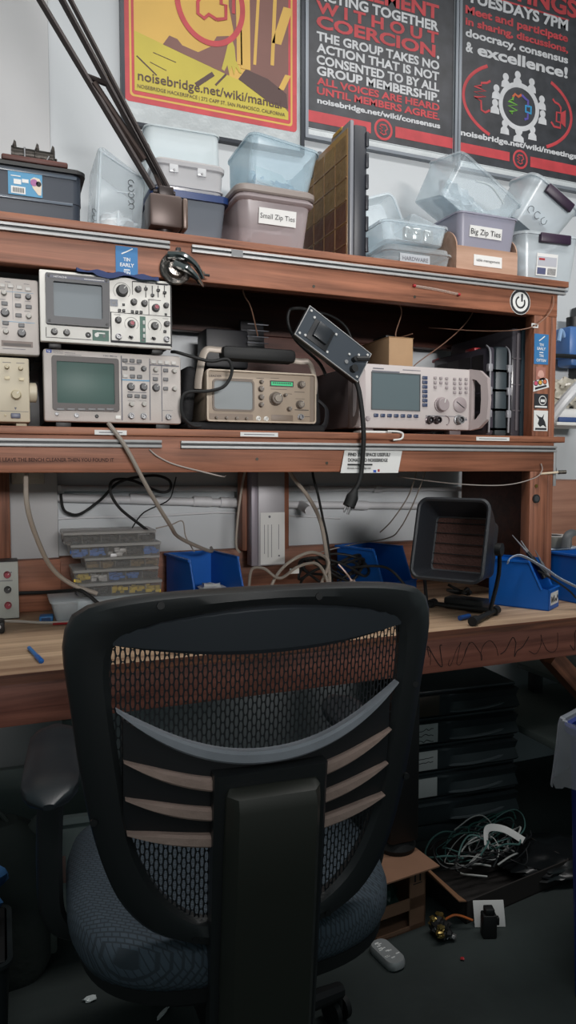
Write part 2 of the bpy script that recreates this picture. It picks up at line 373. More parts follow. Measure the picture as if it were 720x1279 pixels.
m = M(); m.cyl((1.532, 1.75, 1.121), (1.532, 1.747, 1.121), .0055, seg=12); m.put('screw', mat('brass', '#8f7a45', .35, .9), sh, 'brass screw')
m = M(); m.cyl((1.545, 1.748, 1.158), (1.60, 1.73, 1.163), .0035); m.cyl((1.60, 1.73, 1.163), (1.622, 1.722, 1.164), .006, mi=1); m.put('hook', [mat('bone', '#d0bfa4', .5), mat('screw_dk', '#4a463f', .4, .6)], sh, 'pale peg with a dark tip')
# blue tape label hanging on the top fascia
m = M(); m.b6(.266, .318, 1.7472, 1.7498, 1.6345, 1.702)
m.text('TIN', .284, .3, 1.668, .008, 1.7472, 1, .02); m.text('EARLY', .276, .309, 1.655, .008, 1.7472, 1, .02); m.b6(.285, .299, 1.7468, 1.7473, 1.6465, 1.649, 0, 1); m.text('TIN', .284, .3, 1.6375, .007, 1.7472, 1, .02)
m.tube([(.28, 1.7468, 1.684), (.292, 1.7468, 1.69), (.306, 1.7468, 1.698)], .0015, 5, mi=1, flat=.0005)
m.put('sticker', [sblue, paper], sh, 'blue label with white words behind the upper oscilloscope')
# sagging bare wires of the shelf lighting
wireb = mat('wire_brown', '#8c6a58', .5)
m = M(); m.tube([(1.578, 1.745, 1.70), (1.57, 1.738, 1.665), (1.535, 1.735, 1.625), (1.47, 1.74, 1.592), (1.40, 1.85, 1.60), (1.3, 2.0, 1.63)], .0016, 6)
tag(m.put('thin_wire', wireb), 'thin brown wire sagging across the upper right shelf corner', 'wire')
m = M(); m.tube([(1.545, 1.745, 1.19), (1.545, 1.74, 1.168), (1.51, 1.735, 1.145), (1.4, 1.74, 1.125), (1.25, 1.78, 1.13), (1.13, 1.9, 1.15)], .0016, 6)
tag(m.put('thin_wire', mat('wire_grey', '#9b928c', .5)), 'thin pale wire looping under the lower right shelf', 'wire')
m = M(); m.tube([(.34, 1.745, 1.222), (.36, 1.742, 1.205), (.4, 1.742, 1.186), (.47, 1.744, 1.168), (.53, 1.76, 1.155), (.56, 1.83, 1.16)], .002, 6)
tag(m.put('thin_wire', mat('wire_grey2', '#9b928c', .5)), 'thin pale wire drooping over the lower fascia beside the burnt lettering', 'wire')

# ================================================================ posters
pblack = mat('poster_black', '#36373c', .42, var=.35, vscale=22)
pred = mat('poster_red', '#bd3f45', .5, var=.15, vscale=18)
pwhite = mat('poster_white', '#c9cacd', .55, var=.1, vscale=30)
pyellow = mat('poster_yellow', '#d2a84e', .5, var=.08, vscale=5)
plime = mat('poster_lime', '#bfae3c', .5, var=.08, vscale=6)
pbrown = mat('poster_brown', '#7a5148', .5, var=.08, vscale=8)
pdkbrown = mat('poster_dark_brown', '#4d332f', .5)
framem = mat('poster_frame', '#2b2f36', .35, .4)
framesil = mat('poster_frame_silver', '#7f858d', .35, .2)
mount = mat('poster_mount', '#aeb4b6', .35, bump=.5, bscale=30, var=.12, vscale=10)
def poster(label, x0, x1, z0, z1, fm=None):
    t = thing('framed_poster', label, 'poster', ((x0+x1)/2, 2.24, z0))
    w = (x1-x0)/2; h = z1-z0; f = .011
    m = M()
    m.frame([(-w, 0), (w, 0), (w, h), (-w, h)], [(-w+f, f), (w-f, f), (w-f, h-f), (-w+f, h-f)], -.022, 0)
    fr = m.put('frame', fm or framem, t)
    M().b6(-w+f, w-f, -.010, -.002, f, h-f).put('mount', mount, t)
    return t, -(x0+x1)/2, -z0
# -- yellow handbook poster
t, ox, oz = poster('yellow and brown illustrated poster with a red double border', .362, .955, 2.203, 3.1)
def ps(m, poly, y, mi): m.prism([(x+ox, z+oz) for x, z in poly], y, y+.0006, mi)
m = M()
def rr(x0, x1, z0, z1, r): return [(x+(x0+x1)/2, z+(z0+z1)/2) for x, z in rrect(x1-x0, z1-z0, r)]
ps(m, rr(.374, .932, 2.276, 3.03, .012), -.0106, 0); ps(m, rr(.389, .916, 2.292, 3.015, .010), -.0110, 1); ps(m, rr(.395, .910, 2.298, 3.009, .009), -.0114, 0); ps(m, rr(.403, .901, 2.309, 3.0, .006), -.0118, 1)
m.put('border', [pred, pyellow], t)
m = M()
ps(m, [(.403, 2.309), (.901, 2.309), (.901, 2.385), (.72, 2.405), (.403, 2.482)], -.0123, 0)
ps(m, [(.901, 2.335), (.901, 3.0), (.70, 3.0), (.70, 2.62), (.715, 2.55), (.70, 2.47), (.76, 2.44), (.83, 2.40)], -.0127, 1)
ps(m, [(.49, 2.46), (.51, 2.49), (.535, 2.485), (.55, 2.47), (.6, 2.46), (.64, 2.485), (.66, 2.52), (.70, 2.53), (.70, 2.41)], -.0127, 1)
ps(m, [(.73, 2.405), (.755, 2.44), (.83, 2.425), (.895, 2.39), (.899, 2.345), (.84, 2.35)], -.0131, 2)
for a, b, w in (((.592, 2.36), (.648, 2.405), .014), ((.655, 2.372), (.69, 2.412), .006), ((.41, 2.41), (.47, 2.365), .004), ((.46, 2.43), (.53, 2.415), .002), ((.45, 2.40), (.5, 2.385), .002)):
    dx, dz = b[0]-a[0], b[1]-a[1]; L = math.hypot(dx, dz); nx, nz = -dz/L*w/2, dx/L*w/2
    ps(m, [(a[0]+nx, a[1]+nz), (b[0]+nx, b[1]+nz), (b[0]-nx, b[1]-nz), (a[0]-nx, a[1]-nz)], -.0131, 2)
for x0, z0, x1, z1, w in ((.755, 2.44, .75, 2.95, .016), (.735, 2.45, .728, 2.9, .009), (.785, 2.46, .80, 2.7, .005), (.80, 2.68, .835, 2.95, .006), (.845, 2.47, .856, 2.70, .006), (.86, 2.54, .90, 2.66, .016), (.875, 2.40, .90, 2.45, .01)):
    ps(m, [(x0-w, z0), (x0+w, z0), (x1+w, z1), (x1-w, z1)], -.0131, 3)
# hand-like pale shape reaching over the table
ps(m, [(.675, 2.425), (.685, 2.46), (.695, 2.50), (.71, 2.52), (.718, 2.50), (.722, 2.46), (.742, 2.425), (.733, 2.425), (.722, 2.44), (.716, 2.415), (.708, 2.44), (.70, 2.415), (.694, 2.44), (.684, 2.42)], -.0133, 0)
m.put('illustration', [plime, pbrown, pdkbrown, pyellow], t)
m = M()
c = (.64+ox, 2.615+oz); m.tube([(c[0]+.105*math.cos(R(a)), -.0135, c[1]+.12*math.sin(R(a))) for a in range(0, 360, 12)], .0085, 6, sm=2, closed=True, flat=.0006)
m.tube([(.585+ox, -.0136, 2.70+oz), (.615+ox, -.0136, 2.685+oz), (.57+ox, -.0136, 2.67+oz), (.615+ox, -.0136, 2.655+oz), (.57+ox, -.0136, 2.64+oz), (.61+ox, -.0136, 2.625+oz), (.60+ox, -.0136, 2.61+oz), (.60+ox, -.0136, 2.575+oz), (.62+ox, -.0136, 2.565+oz), (.635+ox, -.0136, 2.58+oz), (.66+ox, -.0136, 2.57+oz)], .0055, 6, sm=0, flat=.0006)
m.tube([(.66+ox, -.0136, 2.57+oz), (.69+ox, -.0136, 2.58+oz), (.69+ox, -.0136, 2.62+oz), (.675+ox, -.0136, 2.62+oz), (.675+ox, -.0136, 2.66+oz), (.715+ox, -.0136, 2.66+oz), (.715+ox, -.0136, 2.60+oz)], .0055, 6, sm=0, flat=.0006)
m.put('emblem', pred, t)
m = M(); m.text('noisebridge.net/wiki/manual', .413+ox, .877+ox, 2.341+oz, .027, -.0138, 0, .008); m.put('lettering', pdkbrown, t); m = M(); m.text('NOISEBRIDGE HACKERSPACE | 272 CAPP ST, SAN FRANCISCO, CALIFORNIA', .411+ox, .889+ox, 2.318+oz, .0105, -.0138, 0)
m.put('lettering', pdkbrown, t)
# -- consensus poster
t, ox, oz = poster('black poster with red and white lines about consensus, red bar below', .958, 1.553, 2.262, 3.12, framesil)
m = M(); ps(m, [(.972, 2.300), (1.540, 2.300), (1.540, 3.10), (.972, 3.10)], -.0108, 0); m.put('print', pblack, t)
m = M(); m.b6(-.284, .284, -.0112, -.010, .011, .036, .0005); m.b6(-.284, .284, -.013, -.010, .034, .037, .0005); m.put('mount_strip', mat('mount_white', '#c3c8ca', .4, bump=.4, bscale=40, var=.08, vscale=14), t)
W, Rd = [], []
L2 = [('AGREEMENT', 1.0, 1.475, 2.755, .045, 1), ('ACTING TOGETHER', 1.0, 1.475, 2.714, .031, 0), ('W I T H O U T', 1.0, 1.474, 2.672, .036, 1), ('COERCION', 1.001, 1.462, 2.625, .038, 1), ('.', 1.468, 1.478, 2.622, .045, 0),
      ('THE GROUP TAKES NO', 1.002, 1.479, 2.584, .027, 0), ('ACTION THAT IS NOT', 1.002, 1.479, 2.547, .027, 0), ('CONSENTED TO BY ALL', 1.002, 1.48, 2.51, .027, 0), ('GROUP MEMBERSHIP.', 1.003, 1.481, 2.475, .027, 0),
      ('ALL VOICES ARE HEARD', 1.003, 1.482, 2.444, .022, 1), ('UNTIL MEMBERS AGREE.', 1.003, 1.483, 2.413, .022, 1), ('noisebridge.net/wiki/consensus', 1.005, 1.486, 2.384, .017, 0)]
def lines(L, t, ox, oz, y=-.0115):
    for s, x0, x1, z, h, k in L: M().text(s, x0+ox, x1+ox, z+oz, h, y, 0, .035).put('lettering', pred if k else pwhite, t, 'red line of lettering' if k else 'white line of lettering')
lines(L2, t, ox, oz)
def emblem(m, cx, cz, r, y):
    m.tube([(cx+r*math.cos(R(a)), y, cz+r*math.sin(R(a))) for a in range(0, 360, 20)], r*.13, 6, sm=2, closed=True, flat=.0006)
    m.tube([(cx-.3*r, y, cz+.5*r), (cx-.45*r, y, cz+.3*r), (cx-.1*r, y, cz+.15*r), (cx-.5*r, y, cz), (cx-.1*r, y, cz-.15*r), (cx-.4*r, y, cz-.35*r), (cx, y, cz-.55*r), (cx+.35*r, y, cz-.4*r), (cx+.2*r, y, cz-.1*r), (cx+.5*r, y, cz+.1*r), (cx+.3*r, y, cz+.5*r), (cx-.3*r, y, cz+.5*r)], r*.09, 5, sm=0, flat=.0006)
m = M(); m.b6(.972+ox, 1.207+ox, -.0115, -.0108, 2.32+oz, 2.356+oz); m.b6(1.303+ox, 1.540+ox, -.0115, -.0108, 2.323+oz, 2.36+oz); emblem(m, 1.256+ox, 2.341+oz, .032, -.0114); m.put('red_bar', pred, t)
# -- meetings poster
t, ox, oz = poster('black meetings poster with a white ring of people around a rainbow circuit', 1.556, 2.15, 2.25, 3.12, framesil)
m = M(); ps(m, [(1.570, 2.288), (2.137, 2.288), (2.137, 3.10), (1.570, 3.10)], -.0108, 0); m.put('print', pblack, t)
m = M(); m.b6(-.284, .284, -.0112, -.010, .011, .036, .0005); m.b6(-.284, .284, -.013, -.010, .034, .037, .0005); m.put('mount_strip', mat('mount_white', '#c3c8ca', .4, bump=.4, bscale=40, var=.08, vscale=14), t)
lines([('MEETINGS', 1.6, 2.1, 2.90, .06, 1), ('TUESDAYS 7PM', 1.592, 2.056, 2.845, .037, 0), ('Meet and participate', 1.586, 2.057, 2.803, .026, 1), ('in sharing, discussions,', 1.587, 2.059, 2.764, .024, 1), ('doocracy, consensus', 1.588, 2.06, 2.724, .026, 0), ('&', 1.59, 1.622, 2.672, .033, 0), ('excellence!', 1.64, 2.06, 2.67, .037, 0), ('noisebridge.net/wiki/meetings', 1.574, 2.115, 2.377, .019, 0)], t, ox, oz)
m = M(); m.b6(1.59+ox, 2.06+ox, -.0113, -.0107, 2.893+oz-.012, 2.893+oz-.006)
m.b6(1.566+ox, 1.793+ox, -.0115, -.0108, 2.318+oz, 2.351+oz); m.b6(1.89+ox, 2.137+ox, -.0115, -.0108, 2.313+oz, 2.351+oz); emblem(m, 1.843+ox, 2.333+oz, .031, -.0114)
for s in (-1, 1):
    m.tube([(1.833+ox+s*.25*math.cos(R(a)), -.0114, 2.522+oz+.145*math.sin(R(a))) for a in range(-58, 59, 8)], .006, 6, sm=2, flat=.0006)
a0 = 1.65+ox; zz = 2.53+oz
m.tube([(a0+.05, -.0115, zz+.06), (a0+.035, -.0115, zz+.05), (a0+.01, -.0115, zz+.045), (a0+.01, -.0115, zz+.035), (a0-.02, -.0115, zz+.028), (a0+.03, -.0115, zz+.02), (a0-.02, -.0115, zz+.008), (a0+.03, -.0115, zz), (a0-.02, -.0115, zz-.01), (a0+.01, -.0115, zz-.018), (a0+.012, -.0115, zz-.05), (a0+.03, -.0115, zz-.056), (a0+.05, -.0115, zz-.045)], .0045, 5, sm=0, flat=.0005)
a0 = 2.02+ox
m.tube([(a0-.03, -.0115, zz+.05), (a0-.02, -.0115, zz+.04), (a0, -.0115, zz+.035), (a0+.01, -.0115, zz+.025), (a0+.01, -.0115, zz+.005), (a0-.01, -.0115, zz+.005), (a0-.01, -.0115, zz-.03), (a0+.01, -.0115, zz-.03), (a0+.01, -.0115, zz-.05), (a0-.02, -.0115, zz-.05), (a0-.035, -.0115, zz-.035)], .0045, 5, sm=0, flat=.0005)
m.prism([(a0+.01, zz+.005), (a0+.035, zz+.02), (a0+.035, zz-.045), (a0+.01, zz-.03)], -.0118, -.0112)
m.put('emblem', pred, t)
m = M(); cx, cz = 1.833+ox, 2.522+oz
m.tube([(cx+.085*math.cos(R(a)), -.0114, cz+.078*math.sin(R(a))) for a in range(0, 360, 12)], .009, 6, sm=2, closed=True, flat=.0006)
for k, a in enumerate((95, 60, 125, 20, 160, 190, 350, 235, 305, 270)):
    px, pz = cx+.112*math.cos(R(a)), cz+.102*math.sin(R(a)); s = 1.25 if a == 270 else 1
    m.cyl((px, -.0118, pz+.012*s), (px, -.0111, pz+.012*s), .0135*s, seg=18)
    m.prism([(px-.02*s, pz-.026), (px+.02*s, pz-.026), (px+.018*s, pz-.008), (px+.008, pz+.002), (px-.008, pz+.002), (px-.018*s, pz-.008)], -.0117, -.0111)
m.put('ring_of_people', pwhite, t)
m = M()
m.tube([(cx-.03, -.0115, cz+.03), (cx-.03, -.0115, cz+.02), (cx-.05, -.0115, cz+.012), (cx-.01, -.0115, cz+.005), (cx-.05, -.0115, cz-.005), (cx-.01, -.0115, cz-.015), (cx-.045, -.0115, cz-.025), (cx-.03, -.0115, cz-.03)], .005, 5, mi=0, sm=0, flat=.0006)
m.tube([(cx-.03, -.0115, cz+.03), (cx-.02, -.0115, cz+.042), (cx-.005, -.0115, cz+.035), (cx+.01, -.0115, cz+.045)], .005, 5, mi=1, sm=0, flat=.0006)
m.tube([(cx+.01, -.0115, cz+.045), (cx+.03, -.0115, cz+.033), (cx+.04, -.0115, cz+.03), (cx+.04, -.0115, cz+.01)], .005, 5, mi=2, sm=0, flat=.0006)
m.tube([(cx+.04, -.0115, cz+.01), (cx+.03, -.0115, cz+.01), (cx+.03, -.0115, cz-.012), (cx+.055, -.0115, cz-.015), (cx+.055, -.0115, cz+.01), (cx+.04, -.0115, cz+.01)], .005, 5, mi=3, sm=0, flat=.0006)
m.tube([(cx+.04, -.0115, cz-.014), (cx+.04, -.0115, cz-.035), (cx+.025, -.0115, cz-.04)], .005, 5, mi=2, sm=0, flat=.0006)
m.put('circuit', [mat('rb_green', '#6aa83c', .5), mat('rb_orange', '#c4603a', .5), mat('rb_violet', '#5a4fa0', .5), mat('rb_blue', '#2f8fc0', .5)], t)
# ================================================================ top shelf (z = 1.747)
ZT = 1.7475
def bag_lumps(m, w, d, h, n, seed, s=.03, mi=0, z0=.01):
    random.seed(seed)
    for k in range(n):
        r = s*random.uniform(.6, 1.2)
        m.blob((random.uniform(-.5, .5)*(w-2.2*r), random.uniform(-.5, .5)*(d-2.2*r), z0+r*.6+random.uniform(0, 1)*max(h-1.6*r, 0)), (r, r*.8, r*.6), .25, 3, seed+k, mi, sub=2)
crinkle = plastic('crinkled_bag', '#f0f4f6', .35, .12, '#f4f8fa', .5)

# dark storage box at far left
t = thing('storage_box', 'dark smoky storage box with black lid and picture label at shelf end', 'storage box', (.015, 1.79, ZT))
m = M(); w, d, h = .36, .3, .122
m.ring([[(x, y+d/2, z) for x, y in rrect(w*k, d*k, .02)] for k, z in ((.985, 0), (.992, .05), (.993, .051), (1, .052), (1, h))]); m.put('body', plastic('dark_box', '#2f3743', .85, .5, '#5a6675', .2), t)
m = M(); m.ring([[(x, y+d/2, z) for x, y in rrect(w+.02, d+.02, .022)] for z in (h-.004, h+.004)] + [[(x, y+d/2, z) for x, y in rrect(w+.004, d+.004, .016)] for z in (h+.0085,)]); m.put('lid', black, t)
m = M(); m.b6(-w/2+.02, w/2-.02, -.003, .001, .045, .052, .002); m.b6(-w/2+.01, w/2-.01, -.003, .002, h-.016, h-.008, .002); m.put('rib', plastic('dark_rib', '#66707c', .8, .25, '#5a6675', .2), t)
m = M(); m.b6(.018, .092, -.0025, -.0012, .055, .108); m.b6(.024, .055, -.0032, -.0024, .058, .074, 0, 1)
for k in range(7): m.b6(.028+k*.0036, .030+k*.0036, -.0036, -.003, .0605, .071, 0, 3)
m.prism([(.066, .093), (.074, .099), (.086, .097), (.091, .085), (.089, .06), (.083, .06), (.071, .075)], -.0032, -.0024, 2)
m.cyl((.074, -.003, .087), (.074, -.0037, .087), .008, mi=4); m.cyl((.084, -.003, .085), (.084, -.0037, .085), .006, mi=3)
m.b6(.03, .046, -.0032, -.0024, .079, .09, 0, 1); m.b6(.048, .062, -.0032, -.0024, .084, .092, 0, 1); m.b6(.024, .045, -.0032, -.0024, .096, .098, 0, 1)
m.put('label', [mat('lab_blue', '#3f86ad', .5), paper, mat('lab_cream', '#cdbfae', .6), ink, mat('lab_mauve', '#9a5f8f', .6)], t, 'blue picture label with a bar pattern')
# antique coil key on its lid
t = thing('brass_relay', 'small antique coil mechanism on a mahogany base on top of the dark box', 'antique device', (.095, 1.83, ZT+.1307))
m = M(); m.b6(-.075, .07, -.045, .045, 0, .013, .004); m.put('base', wood('mahogany', '#2c120d', '#5d2a1e', 'X'), t)
oldm = mat('old_metal', '#2a2622', .4, .6, bump=.2, bscale=60)
m = M(); 
for x in (-.045, .005, .04): m.b6(x-.004, x+.004, -.012, .012, .013, .05, .002); m.prism([(x-.005, .05), (x+.004, .05), (x+.003, .058), (x-.001, .062)], -.006, .006)
m.put('bracket', oldm, t)
for x0, x1 in ((-.05, -.002), (.002, .04)):
    m = M(); m.cyl((x0, 0, .03), (x1, 0, .03), .017, seg=24); m.cyl((x0-.003, 0, .03), (x0, 0, .03), .019, seg=24); m.put('coil', oldm, t)
m = M(); m.cyl((-.024, -.02, .013), (-.024, -.02, .042), .0022); m.cyl((.022, -.02, .014), (.03, -.02, .03), .002); m.put('pin', steel, t)
m = M(); m.cyl((.047, 0, .013), (.047, 0, .034), .0025); m.cyl((.04, 0, .024), (.066, 0, .024), .003); m.put('lever', oldm, t)

# clear shoebox standing on end, written on with marker
t = thing('plastic_box', 'clear plastic box standing on end with marker scrawl behind the lamp arm', 'plastic box', (.288, 1.852, ZT))
f = [(-.06, .001), (.058, .001), (.07, .150), (.065, .163), (-.03, .222), (-.045, .219)]
m = M(); m.prism(f, 0, .17, bev=.006); m.put('shell', cleanclear, t)
m = M(); 
m.tube([(-.05, -.002, .006), (-.045, -.002, .1), (-.037, -.002, .216)], .0035, 6, sm=3); m.tube([(-.042, -.002, .21), (.065, -.002, .157)], .003, 6, sm=0); m.tube([(-.057, -.001, .022), (.06, -.001, .022)], .003, 6, sm=0)
m.b6(.0, .004, -.003, .001, .022, .07); m.b6(.0, .045, -.003, .001, .116, .119); m.put('rim', milky, t)
m = M(); m.blob((.01, .08, .055), (.045, .055, .035), .35, 3, 3); m.put('crumpled_bag', crinkle, t)
m = M()
random.seed(5)
for k, zc in enumerate((.143, .128, .113, .098, .085)): m.tube([(.034+.007*math.cos(a*1.05+k), -.0032, zc+.0065*math.sin(a*1.05+k)) for a in range(0, 6)], .0009, 4, sm=4)
for k, zc in enumerate((.06, .045, .03)): m.tube([(-.057+.005*math.cos(a*1.3+k), -.0032, zc+.007*math.sin(a*1.1+k)) for a in range(0, 5)], .0008, 4, sm=4)
m.put('marker_scrawl', ink, t)

# blue-lidded box, latch box, frosted tub
t = thing('storage_box', 'storage box with dark blue lid behind the lamp base', 'storage box', (.48, 1.868, ZT))
m = M(); w, d = .2, .31
m.ring([[(x, y+d/2, z) for x, y in rrect(w*k, d*k, .018)] for k, z in ((.86, 0), (.875, .004), (.985, .132), (1, .135))]); m.put('body', plastic('blue_grey_box', '#8f98a3', .55, .3, '#b5bcc8', .3), t)
m = M(); m.ring([[(x, y+d/2, z) for x, y in rrect(w+o, d+o, .02)] for o, z in ((.012, .13), (.014, .146), (.006, .149))] + [[(x, y+d/2, z) for x, y in rrect(w-.02, d-.02, .016)] for z in (.149, .145)]); m.put('lid', mat('lid_blue', '#1c3566', .4), t)
m = M(); m.b6(-.07, .075, .02, .28, .006, .06, .01); m.put('contents', mat('card_contents', '#9a8f86', .8, bump=.3), t)
t = thing('storage_tub', 'large frosted white tub standing behind the latch box', 'tub', (.505, 2.10, ZT+.1495), R(-2))
m = M(); w, d, h = .225, .15, .232
m.tub(w*.93, d*.93, h, 1.08, .022, .003, .004); m.put('body', plastic('frosted_tub', '#dce4e6', .5, .3, '#eef3f6', .3), t)
m = M(); m.blob((.0, 0, .1), (.07, .05, .06), .3, 3, 8); m.put('crumpled_bag', crinkle, t)
t = thing('latch_box', 'small grey rectangular clear box with latch tabs on the blue lid', 'plastic box', (.485, 1.885, ZT+.1495), R(0))
m = M(); w, d = .19, .125
m.ring([[(x, y+d/2, z) for x, y in rrect(w+o, d+o, .022)] for o, z in ((-.022, 0), (-.014, .003), (-.01, .016), (-.002, .017), (-.002, .021), (-.01, .022), (-.005, .066), (.004, .07), (.005, .08), (-.006, .086))]); m.put('body', plastic('latch_grey', '#c5c4c6', .62, .22, '#dcdcdf', .35), t)
m = M(); 
for x in (-.045, .03): m.b6(x-.012, x+.012, -.002, .006, .05, .074, .002); m.cyl((x, -.001, .056), (x, -.004, .056), .003, seg=8, mi=1)
m.put('latch', [plastic('latch_clear', '#e6e8ea', .6, .12), steel], t)
m = M(); bag_lumps(m, w, d, .05, 6, 4, .03); m.put('contents', crinkle, t, loc=(0, d/2, 0))

# zip-tie box with tilted blue box on it
t = thing('zip_tie_box', 'clear box of small zip ties with grey lid and white label', 'storage box', (.697, 1.80, ZT))
m = M(); w, d, h = .215, .27, .15
m.ring([[(x, y+d/2, z) for x, y in rrect(w*k, d*k, .028)] for k, z in ((.8, 0), (.83, .006), (.95, h*.86), (1.0, h*.87), (1.03, h*.9), (1.03, h*.93), (.99, h*.94), (.99, h))]); m.put('body', plastic('zip_clear', '#d6c9cb', .42, .28, '#e6dcdd', .45), t)
m = M(); m.ring([[(x, y+d/2, z) for x, y in rrect(w+o, d+o, .03)] for o, z in ((.008, h-.004), (.014, h), (.014, h+.012), (.004, h+.017))] + [[(x, y+d/2, z) for x, y in rrect(w-.024, d-.024, .022)] for z in (h+.017, h+.012)]); m.put('lid', mat('lid_grey', '#8f8580', .4), t)
m = M(); bag_lumps(m, w*.8, d*.8, .08, 9, 11, .05); m.put('contents', plastic('zip_bag', '#b79a98', .45, .4, '#d5c4c2', .4), t, loc=(0, d/2, .005))
m = M(); m.b6(-.05, .056, -.0048, -.0035, .072, .112); m.text('Small Zip Ties', -.046, .052, .086, .0125, -.0053, 1, 0); m.put('label', [paper, ink], t, loc=(0, .0225, .002), rot=(R(7.5), 0, 0))
t = thing('tilted_box', 'bluish clear tub tipped on top of the zip tie box', 'tub', (.725, 1.955, ZT+.176), (R(0), R(7), 0))
m = M(); w, d, h = .20, .22, .135
m.tub(w, d, h, .86, .024, .003, .005); m.put('body', bluish, t)
m = M(); m.b6(.103, .108, -.06, -.02, .085, .115, .002); m.put('latch', black, t)
m = M(); m.add([(-.06, -.07, .03), (-.03, .06, .13), (.05, .05, .12), (.06, -.075, .02), (-.06, -.067, .03), (-.03, .063, .13), (.05, .053, .12), (.06, -.072, .02)], [[0,1,2,3],[7,6,5,4],[0,4,5,1],[1,5,6,2],[2,6,7,3],[3,7,4,0]]); m.put('papers', mat('pale_paper', '#b9c6c8', .6), t)
m = M(); m.blob((.03, -.03, .03), (.05, .04, .025), .3, 4, 2); m.blob((-.03, 0, .035), (.04, .05, .03), .3, 4, 6); m.put('contents', plastic('blue_bags', '#8fb6cf', .5, .2, '#b9d5e4', .4), t)

# lamp arm on its base
lampc = mat('lamp_brown', '#4b3d38', .4, .3); lampd = mat('lamp_dark', '#2b2322', .4, .4)
t = thing('lamp_arm', 'brown spring-balanced lamp arm clamped to the front edge of the top shelf', 'lamp', (.405, 1.80, ZT))
m = M(); m.b6(-.052, .03, -.03, .045, .02, .1, .008); m.put('base', lampc, t)
m = M(); m.b6(.031, .045, -.026, .042, .022, .098, .006); m.put('base_cover', mat('lamp_tan', '#6d5d55', .35, .3), t)
m = M(); m.cyl((-.01, .008, -.001), (-.01, .008, .022), .022); m.put('clamp_foot', lampd, t)
m = M(); m.b6(-.025, .012, -.012, .03, .098, .125, .003); m.cyl((-.035, .01, .116), (.02, .01, .116), .006); m.put('pivot', lampd, t)
A = lambda p: Vector((p[0]-.405, p[1]-1.80, p[2]-ZT))
a0, a1 = A((.372, 1.82, 1.872)), A((-.02, 1.84, 2.478))
b0, b1 = A((.407, 1.835, 1.878)), A((.056, 1.855, 2.478))
c0, c1 = A((.407, 1.81, 1.878)), A((.072, 1.83, 2.478))
for p, q, r in ((a0, a1, .0085), (b0, b1, .0085), (c0, c1, .0065)):
    m = M(); m.tube([p, q], r, 8, sm=0); m.put('arm_rod', lampd, t)
lp = lambda p, q, k: p + (q-p)*k
m = M(); m.tube([lp(a0, a1, .405), lp(b0, b1, .395)], .007, 8, sm=0); m.put('cross_link', lampd, t)
m = M(); m.tube([lp(a0, a1, .38) + Vector((.008, 0, 0)), lp(b0, b1, .13) + Vector((-.008, 0, -.01))], .011, 10, sm=0); m.put('spring', mat('lamp_spring', '#3c322f', .35, .7), t)
m = M(); m.b6(-.02, .03, -.012, .012, -.012, .03, .004); o = m.put('upper_joint', lampd, t, loc=lp(a0, b1, 1.0) - Vector((.02, 0, 0)))
m = M(); m.tube([lp(b0, b1, .0)+Vector((.004, 0, -.03)), lp(b0, b1, .07), lp(b0, b1, .17)+Vector((.012, 0, .004))], .008, 8, sm=4); m.put('arm_fork', lampc, t)

# standing parts organiser, amber front turned towards the camera's side
t = thing('parts_organizer', 'tall parts organiser case standing on edge with amber compartments and yellow latch', 'parts case', (.935, 1.80, ZT))
m = M(); m.b6(-.012, .03, 0, .33, .012, .372, .008); m.put('shell', mat('case_dark', '#22252d', .45), t)
for k in range(6): 
    m = M(); m.b6(.024, .033, -.004, .006, .03+k*.057, .07+k*.057, .002); m.put('hinge', mat('case_dark2', '#22252d', .45), t)
m = M(); 
m.prism([(0, .006), (0, .38), (.12, .38), (.14, .33), (.19, .33), (.21, .38), (.33, .38), (.33, .006)], -.024, -.012, T=Matrix(((0,1,0,0),(1,0,0,0),(0,0,1,0),(0,0,0,1))), bev=.003)
m.put('lid', mat('case_grey', '#75777d', .4), t)
amb = plastic('amber_lid', '#a5835a', .6, .25, '#c09a6a', .25)
m = M(); m.b6(-.0265, -.0235, .012, .318, .02, .362, .001); m.put('amber_window', amb, t)
m = M()
for k in range(5): m.b6(-.0285, -.026, .014, .316, .05+k*.06, .053+k*.06)
for y in (.085, .16, .235): m.b6(-.0285, -.026, y, y+.003, .02, .29)
m.put('divider', plastic('amber_div', '#a98660', .6, .25, '#c09a6a', .2), t)
m = M()
random.seed(9)
browns = [mat('comp_brown%d' % i, c, .7, bump=.3, bscale=50, var=.15, vscale=40) for i, c in enumerate(('#8a6c44', '#7d5c3c', '#6b4430', '#937548'))]
for r in range(5):
    for c in range(4): m.b6(-.0272, -.0262, .018+c*.075, .084+c*.075, .054+r*.06-.03*(r == 0), .106+r*.06, 0, (2 if r < 2 else random.choice((0, 0, 3))))
m.put('compartment_contents', browns, t)
m = M(); m.b6(-.026, -.008, .05, .11, .372, .383, .003); m.put('latch', mat('latch_yellow', '#b58a2c', .4), t)
m = M(); m.b6(-.012, .02, .01, .05, 0, .013, .003); m.b6(-.012, .02, .28, .32, 0, .013, .003); m.put('foot', black, t)
